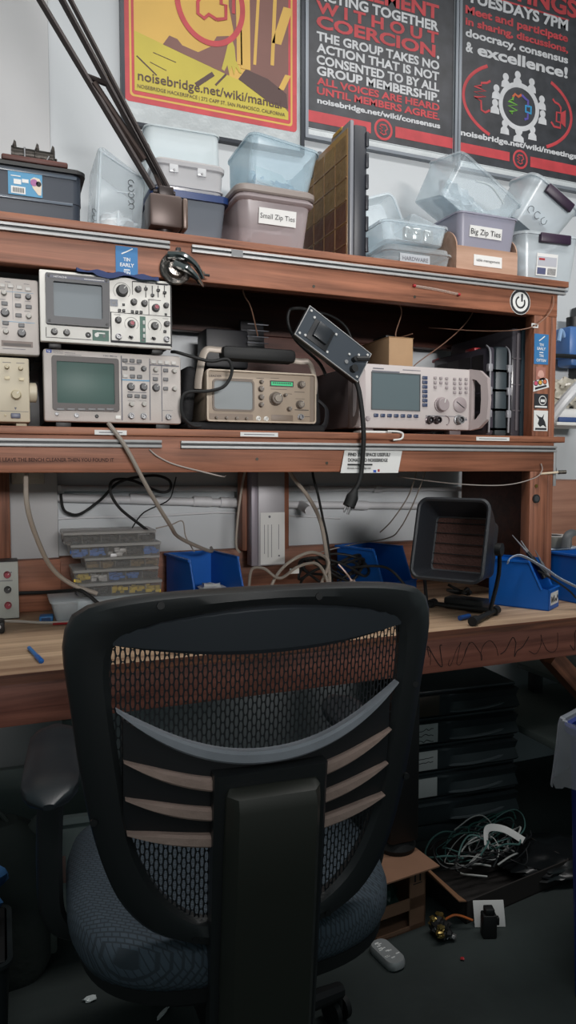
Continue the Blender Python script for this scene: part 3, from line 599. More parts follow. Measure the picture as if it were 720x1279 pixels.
# ---- right cluster
t = thing('takeaway_tray', 'shallow clear food tray of hardware, capital letters on its front', 'tray', (1.145, 1.81, ZT))
m = M(); w, d, h = .225, .2, .068
m.ring([[(x, y+d/2, z) for x, y in rrect(w*k, d*k, .03)] for k, z in ((.9, 0), (.93, .006), (1, h*.72), (1.05, h*.74), (1.05, h*.82), (.98, h*.84), (.97, h), (.94, h+.001))]); m.put('body', cleanclear, t)
m = M(); bag_lumps(m, w, d, .03, 10, 21, .028, 0, .004); m.put('contents', [mat('screws_grey', '#8d8a86', .35, .7)], t, loc=(0, d/2, 0))
m = M(); m.b6(-.07, .03, -.004, -.003, .017, .043); m.text('HARDWARE', -.062, .024, .024, .011, -.0045, 1, .01); m.put('label', [plastic('tape_grey', '#b4bac0', .8, .4), inkgrey], t)
t = thing('clamshell_box', 'open clear clamshell container stacked on the hardware tray', 'plastic box', (1.125, 1.875, ZT+.0735))
m = M(); w, d, h = .215, .16, .055
m.tub(w, d, h, .9, .025, .002, .006); m.put('base', cleanclear, t)
m = M(); m.tub(.2, .17, .045, .9, .025, .002, .005); m.put('lid', cleanclear, t, loc=(-.04, .115, .085), rot=(R(80), R(-22), R(20)))
m = M(); m.ring([[(x, y, z) for x, y in rrect(.12+k, .1+k, .012)] for k, z in ((0, 0), (.006, .03), (.004, .034))]); m.put('loose_lid', cleanclear, t, loc=(.062, .02, .05), rot=(0, R(16), 0))
foil = mat('silver_bag', '#c9c9c6', .22, .7)
m = M(); 
for x, a in ((-.022, 8), (.016, -5), (.052, 4)): m.box((x, -.05, .031), (.032, .018, .036), .005, T=TR(rz=a)); m.box((x, -.062, .036), (.014, .002, .012), .001, T=TR(rz=a))
m.put('parts_bag', foil, t)
t = thing('wooden_tray', 'laser cut wooden tray with arched ends holding big zip ties', 'tray', (1.37, 1.795, ZT))
m = M(); m.b6(-.107, .107, 0, .004, .012, .083); 
for k in range(5): m.b6(-.095+k*.042, -.075+k*.042, -.001, .005, .004, .014)
m.put('front_panel', palewood, t)
arch = [(0, 0), (0, .075)] + [(.075-.075*math.cos(R(a)), .075+.065*math.sin(R(a))) for a in range(15, 91, 15)] + [(.26, .14), (.26, 0)]
for x in (-.111, .107):
    m = M(); m.prism(arch, x, x+.004, T=Matrix(((0,1,0,0),(1,0,0,0),(0,0,1,0),(0,0,0,1)))); m.put('end_panel', palewood, t)
m = M(); m.b6(-.107, .107, .256, .26, .004, .14); m.put('back_panel', palewood, t)
m = M(); m.b6(-.107, .107, .004, .256, .004, .008); m.put('bottom_panel', palewood, t)
m = M(); m.b6(-.05, .052, -.0015, -.0005, .03, .062); m.text('table management', -.042, .044, .043, .008, -.002, 1, 0); m.put('label', [paper, ink], t, 'lower white label')
t = thing('zip_tie_bin', 'lavender grey plastic bin of big zip ties sitting in the wooden tray', 'bin', (1.37, 1.914, ZT+.009))
m = M(); w, d, h = .215, .25, .19
m.tub(w, d, h*.9, .82, .02, .003, .004); m.put('body', plastic('lavender_bin', '#aeadbb', .55, .35, '#c8c8d6', .3), t)
m = M(); m.b6(-.058, .058, -.0015, -.0005, -.014, .018); m.text('Big Zip Ties', -.054, .053, -.006, .0155, -.0026, 1, 0); m.put('label', [paper, ink], t, 'upper white label', loc=(-.008, -.1185, .118), rot=(R(7.5), 0, 0))
m = M(); bag_lumps(m, w*.8, d*.8, .1, 8, 31, .045); m.put('contents', plastic('ziptie_bag', '#8b8b94', .5, .3, '#c8c8d0', .4), t)
# tipped clear box on top
t = thing('tilted_box', 'open clear shoebox tipped on its corner above the big zip ties', 'tub', (1.395, 2.01, ZT+.232), (R(14), R(27), R(4)))
m = M(); w, d, h = .27, .20, .14
m.tub(w, d, h, .9, .018, .003, .006); m.put('body', cleanclear, t)
m = M(); m.blob((-.03, 0, .05), (.07, .06, .04), .35, 3, 5); m.blob((.06, -.02, .04), (.045, .05, .03), .35, 3, 9); m.put('crumpled_bag', crinkle, t)
m = M(); m.blob((.04, .0, .035), (.025, .02, .018), .3, 4, 3); m.put('dark_parts', mat('slate_parts', '#4d5a66', .5), t)
m = M(); m.tube([(-.03, -.06, .118), (.02, -.07, .132), (.1, -.05, .128)], .003, 6); m.put('cable_tie', white, t)
# two bins with purple grips
def grip_bin(label, loc, rot, w=.235, d=.2, h=.17, lab=False, seed=0):
    t = thing('handled_bin', label, 'bin', loc, rot)
    m = M(); m.tub(w, d, h, .84, .035, .003, .007); m.put('body', plastic('handled_clear', '#dde3e6', .34, .22, '#eef2f5', .5), t)
    m = M(); m.b6(-.058, .058, -.012, .004, h-.032, h-.002, .004); m.put('grip', mat('grip_purple', '#2c1830', .45), t, loc=(.01, -d/2, 0))
    m = M(); bag_lumps(m, w*.8, d*.8, h*.5, 7, seed, .04); m.put('contents', plastic('bin_bags', '#a8adb8', .5, .25, '#d0d4da', .4), t)
    return t
t = grip_bin('clear bin with a dark purple grip and printed label, lower of two', (1.648, 1.93, ZT+.0005), R(-3), seed=41)
m = M(); m.b6(-.04, .04, -.0015, -.0005, 0, .068); m.b6(-.036, .036, -.0022, -.0014, .03, .058, 0, 1); m.b6(-.036, -.004, -.0022, -.0014, .004, .024, 0, 2)
for k in range(9): m.b6(.004+k*.0036, .0056+k*.0036, -.0022, -.0014, .004, .024, 0, 3)
m.b6(-.032, -.01, -.0026, -.002, .047, .053, 0, 4)
m.put('label', [paper, mat('label_pale', '#aeb0b8', .6), mat('label_navy', '#4a4f70', .6), ink, red], t, 'printed product label', loc=(-.01, -.0885, .04), rot=(R(5), 0, 0))
t = grip_bin('clear bin with a dark purple grip tipped over on the other', (1.665, 2.01, ZT+.22), (R(12), R(30), R(-3)), .21, .18, .15, seed=51)
m = M()
for k, x in enumerate((-.05, -.02, .01)): m.tube([(x + .011*math.cos(a*1.25+k), -.086, .05 + .012*math.sin(a*1.25+k)) for a in range(5)], .001, 4, sm=5)
m.put('marker_scrawl', ink, t)

# chrome hand-shaped holder on the fascia
t = thing('chrome_reel', 'chrome hooked metal ornament hanging over the top fascia beside blue label', 'ornament', (.42, 1.742, 1.66))
m = M(); m.lathe([(.002, 0), (.036, .001), (.039, .004), (.036, .007), (.024, .005), (.018, .012), (.004, .014)], 36, T=TR((-.012, 0, 0), 90)); m.put('disc', mat('worn_chrome', '#6b6763', .25, .9, bump=.3, bscale=60), t)
m = M(); m.tube([(-.03, -.012, .028), (.0, -.03, .024), (.03, -.034, .004), (.05, -.025, -.022)], lambda k: .012*(1-.55*k), 10)
m.tube([(-.015, -.018, .008), (.008, -.036, -.006), (.032, -.036, -.024), (.052, -.02, -.04)], lambda k: .012*(1-.75*k), 10); m.put('claw', chrome, t)
m = M(); m.tube([(.015, -.02, -.012), (.035, -.024, -.022), (.045, -.016, -.03)], .007, 8); m.cyl((.045, -.02, -.012), (.068, -.02, -.012), .003); m.put('peg', black, t)
m = M(); m.b6(-.012, .0, -.012, -.001, .028, .05, .002); m.put('clip', black, t)
# ================================================================ instruments on the lower shelf (z = 1.2735)
ZL = 1.2735
def panel_map(TL, TR_, BL, BR, w, h, z0=0):
    """measured panel drawing -> local (x, z) on the front face"""
    def f(px, py):
        u = v = .5
        for _ in range(12):
            x = (1-v)*((1-u)*BL[0]+u*BR[0]) + v*((1-u)*TL[0]+u*TR_[0]); y = (1-v)*((1-u)*BL[1]+u*BR[1]) + v*((1-u)*TL[1]+u*TR_[1])
            u += (px-x)/(BR[0]-BL[0]); v += (y-py)/(BL[1]-TL[1])
        return (u-.5)*w, z0 + v*h
    return f
_cache = {}
def knob(p, xz, r, d, m, name='knob', y=0, ang=40, cap=None):
    k = ('k', round(r, 4), d, m.name, ang, cap.name if cap else '')
    if k not in _cache:
        b = M(); T = Euler((R(90), 0, 0)).to_matrix().to_4x4()
        b.lathe([(r*1.12, 0), (r*1.12, d*.25), (r, d*.3), (r*.93, d*.92), (r*.85, d), (r*.01, d)], 20, T=T)
        if cap: b.lathe([(r*.6, d), (r*.55, d*1.25), (.0001, d*1.27)], 16, 1, T=T)
        a = R(ang); b.tube([(r*.25*math.sin(a), -d*1.01, r*.25*math.cos(a)), (r*.85*math.sin(a), -d*1.01, r*.85*math.cos(a))], r*.07, 4, 2, sm=0)
        o = b.put(name, [m, cap or m, white], p); _cache[k] = o.data
    else:
        o = bpy.data.objects.new(name, _cache[k]); COL.objects.link(o); o.parent = p
    o.location = (xz[0], y, xz[1]); return o
def button(p, xz, w, h, m, name='button', d=.004, y=0):
    k = ('b', round(w, 4), round(h, 4), m.name, d)
    if k not in _cache:
        b = M(); b.b6(-w/2, w/2, -d, 0, -h/2, h/2, min(w, h)*.15); o = b.put(name, m, p); _cache[k] = o.data
    else:
        o = bpy.data.objects.new(name, _cache[k]); COL.objects.link(o); o.parent = p
    o.location = (xz[0], y, xz[1]); return o
def jack(p, xz, r, m, name='connector', d=.012, y=0):
    k = ('j', round(r, 4), m.name)
    if k not in _cache:
        b = M(); T = Euler((R(90), 0, 0)).to_matrix().to_4x4()
        b.lathe([(r*1.3, 0), (r*1.3, d*.2), (r, d*.25), (r, d), (r*.75, d), (r*.7, d*.4), (.0001, d*.4)], 18, T=T)
        b.cyl((0, -d*.4, 0), (0, -d*.85, 0), r*.25, seg=8, mi=1)
        o = b.put(name, [m, steel], p); _cache[k] = o.data
    else:
        o = bpy.data.objects.new(name, _cache[k]); COL.objects.link(o); o.parent = p
    o.location = (xz[0], y, xz[1]); return o
def lines_on(m, f, segs, w=.0006, mi=0, y=-.0006):
    for a, b in segs:
        (x0, z0), (x1, z1) = f(*a), f(*b)
        m.b6(min(x0, x1)-w/2, max(x0, x1)+w/2, y, .0, min(z0, z1)-w/2, max(z0, z1)+w/2, 0, mi)
kdark = mat('knob_dark', '#4a4a4c', .45); kblack = mat('knob_black', '#17181a', .4); klight = mat('knob_light', '#a9a6a0', .5)
btngrey = mat('button_grey', '#6a6a6c', .5); btnlight = mat('button_light', '#c5c2be', .5)
glass = mat('crt_glass', '#6f777c', .4, spec=.2); glassgreen = mat('crt_glass_green', '#4f6560', .4, spec=.15); glassgrey = mat('crt_glass_grey', '#8b9092', .4, spec=.2)
lineblue = mat('line_blue', '#4f8fb5', .5); kred = mat('knob_red', '#8c1f33', .4)

# ---------- wide beige digital oscilloscope with green-grey screen
hpc = mat('scope_beige', '#bdb6b1', .5, bump=.05, bscale=200); hpd = mat('scope_dark_case', '#2c2c2e', .55)
w, h = .329, .17
hp = thing('oscilloscope', 'wide beige oscilloscope with a green-grey screen, lower of the two full ones', 'oscilloscope', (.2645, 1.78, ZL))
z0 = .0135
f = panel_map((22, 20), (712, 65), (30, 385), (715, 400), w, h, z0)
M().b6(-w/2, w/2, 0, .03, z0, z0+h, .006).put('front_panel', hpc, hp)
M().b6(-w/2+.006, w/2-.006, .03, .33, z0+.004, z0+h-.006, .004).put('body', hpd, hp)
x0, zt = f(62, 55); x1, zb = f(392, 338)
m = M(); m.frame([(x+(x0+x1)/2, z+(zt+zb)/2) for x, z in rrect(x1-x0, zt-zb, .006)], [(x+(x0+x1)/2, z+(zt+zb)/2+.002) for x, z in rrect(x1-x0-.022, zt-zb-.03, .004)], -.005, .004)
m.put('screen_bezel', mat('bezel_taupe', '#463f3d', .5), hp)
M().b6(x0+.008, x1-.008, -.0012, .002, zb+.012, zt-.01, .001).put('screen', glassgreen, hp)
for px in (105, 155, 205, 255, 300, 345):
    q = f(px, 326); button(hp, q, .017, .0045, midgrey, y=-.0045, d=.002)
for px, py in ((420, 83), (456, 85), (492, 88), (420, 121), (456, 123), (458, 162), (494, 164), (445, 258), (482, 260), (517, 262), (630, 134), (576, 176), (630, 178), (630, 223)): button(hp, f(px, py), .0125, .009, btngrey)
for px, py in ((566, 92), (601, 94), (637, 97), (672, 99), (422, 160)): button(hp, f(px, py), .0125, .009, btnlight)
for px, py in ((577, 130), (675, 138), (676, 225), (453, 300), (517, 300)): knob(hp, f(px, py), .0058, .012, klight)
knob(hp, f(515, 125), .006, .012, kdark)
for px, py in ((450, 213), (515, 215), (579, 219)): knob(hp, f(px, py), .0086, .013, kdark)
for px, py in ((452, 358), (515, 360), (644, 364)): jack(hp, f(px, py), .0062, steel)
jack(hp, f(182, 356), .0045, steel, d=.006); jack(hp, f(280, 360), .0035, black, d=.004); jack(hp, f(88, 348), .0035, steel, d=.006)
button(hp, f(385, 366), .013, .009, white, 'power_switch')
m = M(); lines_on(m, f, (((405, 180), (545, 183)),), .001, 1)
lines_on(m, f, (((548, 75), (548, 380)), ((610, 110), (610, 385)), ((404, 60), (404, 380)), ((548, 108), (700, 112)), ((612, 330), (668, 332)), ((420, 100), (500, 102)), ((435, 240), (530, 242)), ((435, 283), (470, 284)), ((495, 283), (530, 284)), ((560, 152), (595, 153)), ((560, 197), (595, 198))), .0005)
a = f(38, 42); m.b6(a[0], a[0]+.012, -.0007, 0, a[1], a[1]+.0075, .001, 2); m.text('hp', a[0]+.003, a[0]+.009, a[1]+.0022, .0042, -.0008, 3, .02)
b_ = f(70, 40); m.text('HEWLETT', b_[0], b_[0]+.022, b_[1]+.002, .0028, -.0005); m.text('PACKARD', b_[0], b_[0]+.022, b_[1]-.0025, .0028, -.0005)
b_ = f(125, 44); m.b6(b_[0], b_[0]+.024, -.0005, 0, b_[1], b_[1]+.001); m.b6(b_[0], b_[0]+.038, -.0005, 0, b_[1]-.0045, b_[1]-.0035)
b_ = f(312, 62); m.text('100 MHz', b_[0], b_[0]+.033, b_[1], .0034, -.0005, 0, .01)
m.put('lettering', [inkgrey, lineblue, mat('logo_blue', '#2b4a9a', .5), white], hp)
for x in (-.12, .12):
    for y in (.03, .28): M().b6(x-.018, x+.018, y-.015, y+.015, 0, z0+.003, .002).put('foot', black, hp)

# ---------- white analogue oscilloscope stacked on it
hic = mat('scope_white', '#dbd9d3', .5, bump=.05, bscale=200)
w, h = .306, .162
hi = thing('oscilloscope', 'white analogue oscilloscope with black knobs on top of the beige one', 'oscilloscope', (.2465, 1.746, ZL+.184))
z0 = .0105
f = panel_map((37, 32), (693, 95), (50, 400), (700, 440), w, h, z0)
M().b6(-w/2, w/2, 0, .02, z0, z0+h, .003).put('front_panel', hic, hi)
M().b6(-w/2+.003, w/2-.003, .02, .38, z0+.003, z0+h-.004, .004).put('body', mat('scope_case_blue', '#26282e', .55), hi)
for x in (-.12, .12):
    for y in (.03, .32): M().b6(x-.014, x+.014, y-.012, y+.012, 0, z0+.002, .002).put('foot', black, hi)
x0, zt = f(65, 55); x1, zb = f(378, 335)
cxz = ((x0+x1)/2, (zt+zb)/2)
m = M(); m.frame([(x+cxz[0], z+cxz[1]) for x, z in rrect(x1-x0, zt-zb, .004)], [(x+cxz[0], z+cxz[1]) for x, z in rrect(x1-x0-.034, zt-zb-.036, .003)], -.012, .002); m.put('screen_bezel', mat('bezel_grey', '#2e2f33', .45), hi)
m = M()
for sx, sz in ((-1, -1), (1, -1), (-1, 1), (1, 1)): m.cyl((cxz[0]+sx*((x1-x0)/2-.007), -.012, cxz[1]+sz*((zt-zb)/2-.007)), (cxz[0]+sx*((x1-x0)/2-.007), -.0145, cxz[1]+sz*((zt-zb)/2-.007)), .003, seg=10)
m.put('screw', black, hi)
M().b6(x0+.015, x1-.015, -.002, .002, zb+.016, zt-.016).put('screen', glass, hi)
m = M(); m.b6(x0+.002, x1-.002, -.0125, -.011, zt-.011, zt-.005); m.text('HITACHI', x0+.018, x0+.046, zt-.0098, .0036, -.0127, 1, .02); m.b6(x0+.085, x0+.13, -.0129, -.0124, zt-.0085, zt-.007, 0, 1); m.put('name_strip', [mat('strip_navy', '#262c46', .4), lightgrey], hi)
knob(hi, f(437, 143), .0125, .02, kblack)
for px, py, r in ((518, 135, .007), (497, 200, .007), (551, 207, .007), (420, 292, .007), (663, 218, .006), (668, 312, .0065), (113, 353, .0068), (171, 358, .0068)): knob(hi, f(px, py), r, .014, kblack, ang=int(px) % 120 - 60)
knob(hi, f(610, 230), .0085, .014, kblack, cap=kred); knob(hi, f(487, 312), .0085, .013, kblack, cap=kred); knob(hi, f(606, 322), .0085, .013, kblack)
for px, py in ((426, 243), (447, 244), (491, 249), (513, 251), (535, 252), (659, 351)): button(hi, f(px, py), .007, .007, kblack)
for px, py in ((446, 213), (663, 263)): button(hi, f(px, py), .006, .006, kblack, 'indicator', d=.002)
for px, py in ((423, 377), (668, 390)): jack(hi, f(px, py), .006, steel)
jack(hi, f(274, 369), .005, black, d=.006)
for px, py in ((488, 382), (604, 388)):
    a = f(px, py); m = M(); m.cyl((0, 0, 0), (0, -.004, 0), .004, seg=10); m.tube([(0, -.003, 0), (-.006, -.011, .001)], .0022, 6, sm=0); m.put('toggle', kblack, hi, loc=(a[0], 0, a[1]))
for px, pz in ((558, 133), (592, 165), (622, 140), (655, 152)):
    a = f(px, 145); b_ = f(px, pz); m = M(); m.b6(-.0012, .0012, -.0006, 0, -.014, .014); m.b6(-.004, .004, -.006, 0, b_[1]-a[1]-.003, b_[1]-a[1]+.003, .001); m.put('slider', kblack, hi, loc=(a[0], 0, a[1]))
a = f(398, 203); m = M(); m.b6(-.009, .009, -.0015, 0, -.008, .008); m.b6(-.004, .004, -.002, -.0014, -.003, .003, 0, 1); m.put('readout', [mat('readout_blue', '#26364a', .3), midgrey], hi, loc=(a[0], 0, a[1]))
pgreen = mat('panel_green', '#2d5a4c', .5)
a = f(335, 372); m = M(); m.b6(-.019, .019, -.001, 0, -.0125, .0125); m.cyl((-.009, -.0015, .001), (-.009, -.0009, .001), .005, mi=1); m.b6(-.009, .010, -.0016, -.0009, .004, .007, 0, 1); m.cyl((.008, -.0016, -.001), (.008, -.0022, -.001), .0035, mi=2); m.put('green_plate', [pgreen, white, kblack], hi, loc=(a[0], 0, a[1]))
a = f(545, 340); m = M(); m.b6(-.0068, .0068, -.001, 0, -.031, .031)
for z in (.018, .0, -.014): m.b6(.0, .005, -.004, 0, z-.006, z+.003, .0005, 1)
m.cyl((0, -.001, -.025), (0, -.002, -.025), .0035, mi=2); m.put('green_plate', [pgreen, lightgrey, kblack], hi, loc=(a[0], 0, a[1]))
m = M()
for c, r in (((437, 143), .0195), ((487, 312), .016), ((606, 322), .016)):
    q = f(*c); m.tube([(q[0]+r*math.cos(R(k)), -.0003, q[1]+r*math.sin(R(k))) for k in range(-40, 221, 20)], .0005, 4, sm=2)
lines_on(m, f, (((385, 250), (690, 275)), ((490, 95), (490, 160)), ((490, 95), (690, 110)), ((575, 185), (575, 265)), ((690, 110), (692, 430)), ((385, 250), (385, 395)), ((385, 395), (690, 425)), ((75, 330), (75, 375)), ((75, 380), (290, 395)), ((615, 108), (672, 112)), ((400, 263), (430, 265)), ((648, 283), (676, 285)), ((570, 185), (636, 192))), .0007)
q = f(640, 108); m.b6(q[0]-.014, q[0]+.014, -.0008, 0, q[1]-.002, q[1]+.002)
m.put('lettering', ink, hi)
# blue cloth draped over its top edge
m = M()
random.seed(12); N = 16; rows = []
for j in range(5):
    row = []
    for i in range(N+1):
        u = i/N; x = .175 + u*.19
        fall = (.010 + .004*math.sin(u*7) + .003*math.sin(u*17+1)) * (1 if u > .2 else .4)
        y, z = ((1.80, 1.635), (1.765, 1.636), (1.736, 1.6365), (1.7305, 1.634-fall*.5), (1.7298, 1.634-fall))[j]
        row.append((x, y, z + .003*math.sin(u*23+j)*(j < 3)))
    rows.append(row)
top = rows; bot = [[(x, y+.0012 if j > 2 else y, z-.0012 if j < 3 else z) for x, y, z in r] for j, r in enumerate(rows)]
V = [p for r in top for p in r] + [p for r in bot for p in r]; n = N+1; F = []
for j in range(4):
    for i in range(N): F.append([j*n+i, j*n+i+1, (j+1)*n+i+1, (j+1)*n+i]); F.append([5*n+(j+1)*n+i, 5*n+(j+1)*n+i+1, 5*n+j*n+i+1, 5*n+j*n+i])
for i in range(N): F.append([4*n+i, 4*n+i+1, 9*n+i+1, 9*n+i]); F.append([i+1, i, 5*n+i, 5*n+i+1])
m.add(V, F); o = m.put('blue_cloth', mat('cloth_navy', '#27365f', .8), None); tag(o, 'dark blue cloth lying over the top edge of the white oscilloscope', 'cloth')

# ---------- partly visible pair at the left
t = thing('oscilloscope', 'beige oscilloscope cut by the picture edge, stacked on the cream supply', 'oscilloscope', (-.071, 1.78, ZL+.161))
w, h = .329, .174
M().b6(-w/2, w/2, 0, .03, .004, .004+h, .006).put('front_panel', hpc, t); M().b6(-w/2+.006, w/2-.006, .03, .33, .008, h-.004, .004).put('body', hpd, t)
g = lambda zx, zy: (w/2 + (zx-290)*.00029, .004 + (697-zy)*.000288)
m = M(); m.frame([(-.153, .03), (-.01, .03), (-.01, .165), (-.153, .165)], [(-.143, .04), (-.02, .04), (-.02, .155), (-.143, .155)], -.005, .002); m.put('screen_bezel', MATS['bezel_taupe'], t)
M().b6(-.145, -.018, -.001, .002, .038, .157).put('screen', glassgreen, t)
for q in ((20, 160), (80, 160), (145, 165), (210, 173)): button(t, g(*q), .0125, .009, btnlight)
for q in ((133, 232), (33, 300), (133, 308), (212, 313), (135, 385), (38, 453), (155, 463)): button(t, g(*q), .0135, .009, btngrey)
for q in ((30, 218), (38, 520), (210, 388)): knob(t, g(*q), .0058, .012, klight)
knob(t, g(210, 235), .006, .012, kdark)
for q in ((35, 373), (155, 525)): knob(t, g(*q), .0086, .013, kdark)
q = g(120, 612); m = M(); m.b6(-.034, .034, -.001, .001, -.0065, .0065); m.b6(-.03, .03, -.0015, -.0009, -.005, .001, 0, 1); m.put('disk_slot', [mat('slot_brown', '#6e5f57', .5), mat('slot_dark', '#3d3430', .5)], t, loc=(q[0], 0, q[1]))
m = M(); a = g(10, 430); b_ = g(255, 440); m.b6(a[0], b_[0], -.0006, 0, b_[1], b_[1]+.001, 0, 1); a = g(10, 205); b_ = g(250, 205); m.b6(a[0], b_[0], -.0006, 0, b_[1], b_[1]+.0007, 0, 1)
a = g(92, 200); m.b6(a[0], a[0]+.0006, -.0005, 0, g(0, 420)[1], g(0, 150)[1]); a = g(10, 655); m.b6(a[0], a[0]+.05, -.0005, 0, a[1], a[1]+.0012)
for q in ((20, 188), (20, 270), (30, 340), (205, 270), (30, 490), (200, 350), (60, 130), (200, 135)): a = g(*q); m.b6(a[0]-.006, a[0]+.006, -.0005, 0, a[1], a[1]+.0009)
m.put('lettering', [inkgrey, lineblue], t)
for x in (-.12, .12): M().b6(x-.015, x+.015, .04, .3, 0, .006, .002).put('foot', black, t)
crm = mat('supply_cream', '#bbb19c', .5)
t = thing('power_supply', 'cream bench supply with round knobs and a side hub at the picture edge', 'power supply', (-.04, 1.78, ZL))
w, h = .218, .148
M().b6(-w/2, w/2, 0, .26, .01, .01+h, .004).put('body', crm, t)
g = lambda zx, zy: (w/2 + (zx-225)*.00029, .01 + (1180-zy)*.00031)
for q in ((58, 775), (160, 780)): knob(t, g(*q), .0048, .013, mat('knob_cream', '#b0a488', .5))
knob(t, g(122, 978), .0105, .016, MATS['knob_cream'])
for q in ((58, 856), (165, 861)): button(t, g(*q), .011, .007, mat('btn_cream', '#cdc0a2', .5))
q = g(115, 1133); button(t, q, .021, .012, mat('rocker_blue', '#55596a', .4), 'power_switch')
q = g(38, 1130); button(t, q, .005, .005, MATS['knob_cream'], 'indicator', d=.002)
m = M(); a = g(0, 1102); m.b6(-w/2+.01, w/2-.003, -.0005, 0, a[1], a[1]+.0008); a = g(115, 1080); m.prism([(a[0]-.003, a[1]+.003), (a[0]+.003, a[1]+.003), (a[0], a[1]-.003)], -.0006, 0)
for q in ((58, 742), (160, 742)): a = g(*q); m.b6(a[0]-.009, a[0]+.009, -.0005, 0, a[1], a[1]+.001)
m.put('lettering', inkgrey, t)
m = M(); m.cyl((w/2-.001, .03, .082), (w/2+.015, .03, .082), .023, seg=28); m.cyl((w/2+.015, .03, .082), (w/2+.017, .03, .082), .019, seg=28); m.put('side_hub', crm, t)
for x in (-.08, .09): M().b6(x-.012, x+.012, .02, .24, 0, .012, .002).put('foot', mat('foot_cream', '#b8ae96', .6), t)

# ---------- portable oscilloscope with green readout, in a black padded bag
w, h = .308, .134
t = thing('portable_scope', 'small taupe oscilloscope with a lit green readout and bail handle', 'oscilloscope', (.652, 1.795, ZL))
z0 = .024
f = panel_map((130, 118), (668, 148), (130, 382), (665, 398), w, h, z0)
tau = mat('scope_taupe', '#a39382', .5); tau2 = mat('scope_taupe_dark', '#7e6f62', .5)
m = M(); m.frame([(x, z+z0+h/2) for x, z in rrect(w, h, .008)], [(x, z+z0+h/2) for x, z in rrect(w-.008, h-.008, .006)], -.006, .01); m.put('rim', mat('rim_pale', '#b7a896', .45), t)
M().b6(-w/2+.003, w/2-.003, 0, .25, z0+.003, z0+h-.003, .004).put('body', tau, t)
m = M(); a = f(150, 342); b_ = f(350, 378); m.b6(a[0]-.004, b_[0], -.0008, 0, b_[1], a[1], 0); a = f(440, 350); b_ = f(550, 384); m.b6(a[0], b_[0], -.0008, 0, b_[1], a[1], .0003); a = f(640, 165); m.b6(a[0], w/2-.004, -.0008, 0, z0+.005, z0+h-.005); m.put('panel_inlay', tau2, t)
x0, zt = f(163, 172); x1, zb = f(352, 330); cxz = ((x0+x1)/2, (zt+zb)/2)
m = M(); m.frame([(x+cxz[0], z+cxz[1]) for x, z in rrect(x1-x0+.006, zt-zb+.006, .010)], [(x+cxz[0], z+cxz[1]) for x, z in rrect(x1-x0-.004, zt-zb-.004, .008)], -.003, .001); m.put('screen_bezel', mat('bezel_brown', '#6e6258', .5), t)
m = M(); m.prism([(x+cxz[0], z+cxz[1]) for x, z in rrect(x1-x0-.003, zt-zb-.003, .008)], -.001, .001); m.put('screen', glassgrey, t)
a = f(436, 178); b_ = f(553, 211); m = M(); m.b6(a[0], b_[0], -.002, 0, b_[1], a[1]+.0005); m.b6(a[0]+.003, b_[0]-.003, -.0026, -.0019, b_[1]+.002, a[1]-.0025, 0, 1)
for k in range(10): m.b6(a[0]+.007+k*.0055, a[0]+.0105+k*.0055, -.003, -.0025, b_[1]+.006, b_[1]+.0105, 0, 2)
m.put('readout', [kblack, mat('lcd_green', '#2fae72', .4, emit=.35), mat('lcd_seg', '#1d5a44', .5)], t)
kt = mat('knob_taupe', '#6f655c', .45)
knob(t, f(463, 270), .0165, .018, kt, cap=mat('knob_taupe_light', '#8d8377', .45)); knob(t, f(592, 200), .0095, .014, kt, cap=MATS['knob_taupe_light']); knob(t, f(585, 300), .0105, .014, kt, cap=MATS['knob_taupe_light'])
for px, py, r in ((392, 184, .005), (390, 220, .007), (390, 262, .007), (390, 300, .006), (530, 322, .006), (510, 252, .0045)): knob(t, f(px, py), r, .012, kt)
for px, py in ((175, 364), (222, 366), (270, 368), (318, 370)): knob(t, f(px, py), .0038, .009, kt)
for px, py in ((377, 370), (415, 372)): jack(t, f(px, py), .0052, white, d=.006)
jack(t, f(588, 363), .0065, steel)
m = M()
a = f(143, 152); m.text('LEADER', a[0], a[0]+.034, a[1]-.003, .005, -.0006, 0, .02); m.b6(a[0]+.06, a[0]+.12, -.0006, 0, a[1]-.006, a[1]-.0045)
lines_on(m, f, (((370, 165), (405, 167)), ((440, 165), (480, 167)), ((440, 220), (520, 224)), ((560, 235), (610, 238)), ((565, 270), (610, 272)), ((560, 325), (630, 330)), ((520, 245), (545, 246)), ((600, 360), (635, 362))), .0009)
m.put('lettering', mat('ink_brown', '#4d443d', .6), t)
han = mat('handle_beige', '#b0a59a', .4, .2)
hx = w/2+.008
m = M(); 
m.tube([(-hx-.006, .03, z0+.085), (-hx-.003, .028, z0+.12), (-hx+.012, .025, .205), (-hx+.05, .025, .212), (0, .025, .205), (hx-.05, .025, .195), (hx-.015, .025, .192), (hx+.004, .028, z0+.12), (hx+.004, .03, z0+.085)], .0045, 10, flat=.011); m.put('handle', han, t)
m = M(); m.b6(-.108, .10, .0, .05, .186, .222, .012); m.put('handle_grip', blackrub, t)
for x in (-.12, .12): M().b6(x-.014, x+.014, .01, .22, .0225, z0+.004, .002).put('foot', black, t)
t = thing('padded_bag', 'black padded carrying bag slumped open around the small taupe oscilloscope', 'bag', (.645, 1.80, ZL))
bagm = mat('bag_black', '#101013', .8, bump=.5, bscale=40)
m = M(); m.box((0, .14, .011), (.39, .28, .022), .008, seg=3); m.put('bag_base', bagm, t)
m = M(); m.box((-.19, .16, .075), (.034, .25, .15), .014, T=TR(ry=6), seg=3); m.put('bag_side', bagm, t)
m = M(); m.box((.187, .16, .07), (.03, .25, .13), .012, T=TR(ry=-5), seg=3); m.put('bag_side', bagm, t)
m = M(); m.box((0, .315, .10), (.38, .03, .19), .012, seg=3); m.put('bag_back', bagm, t)
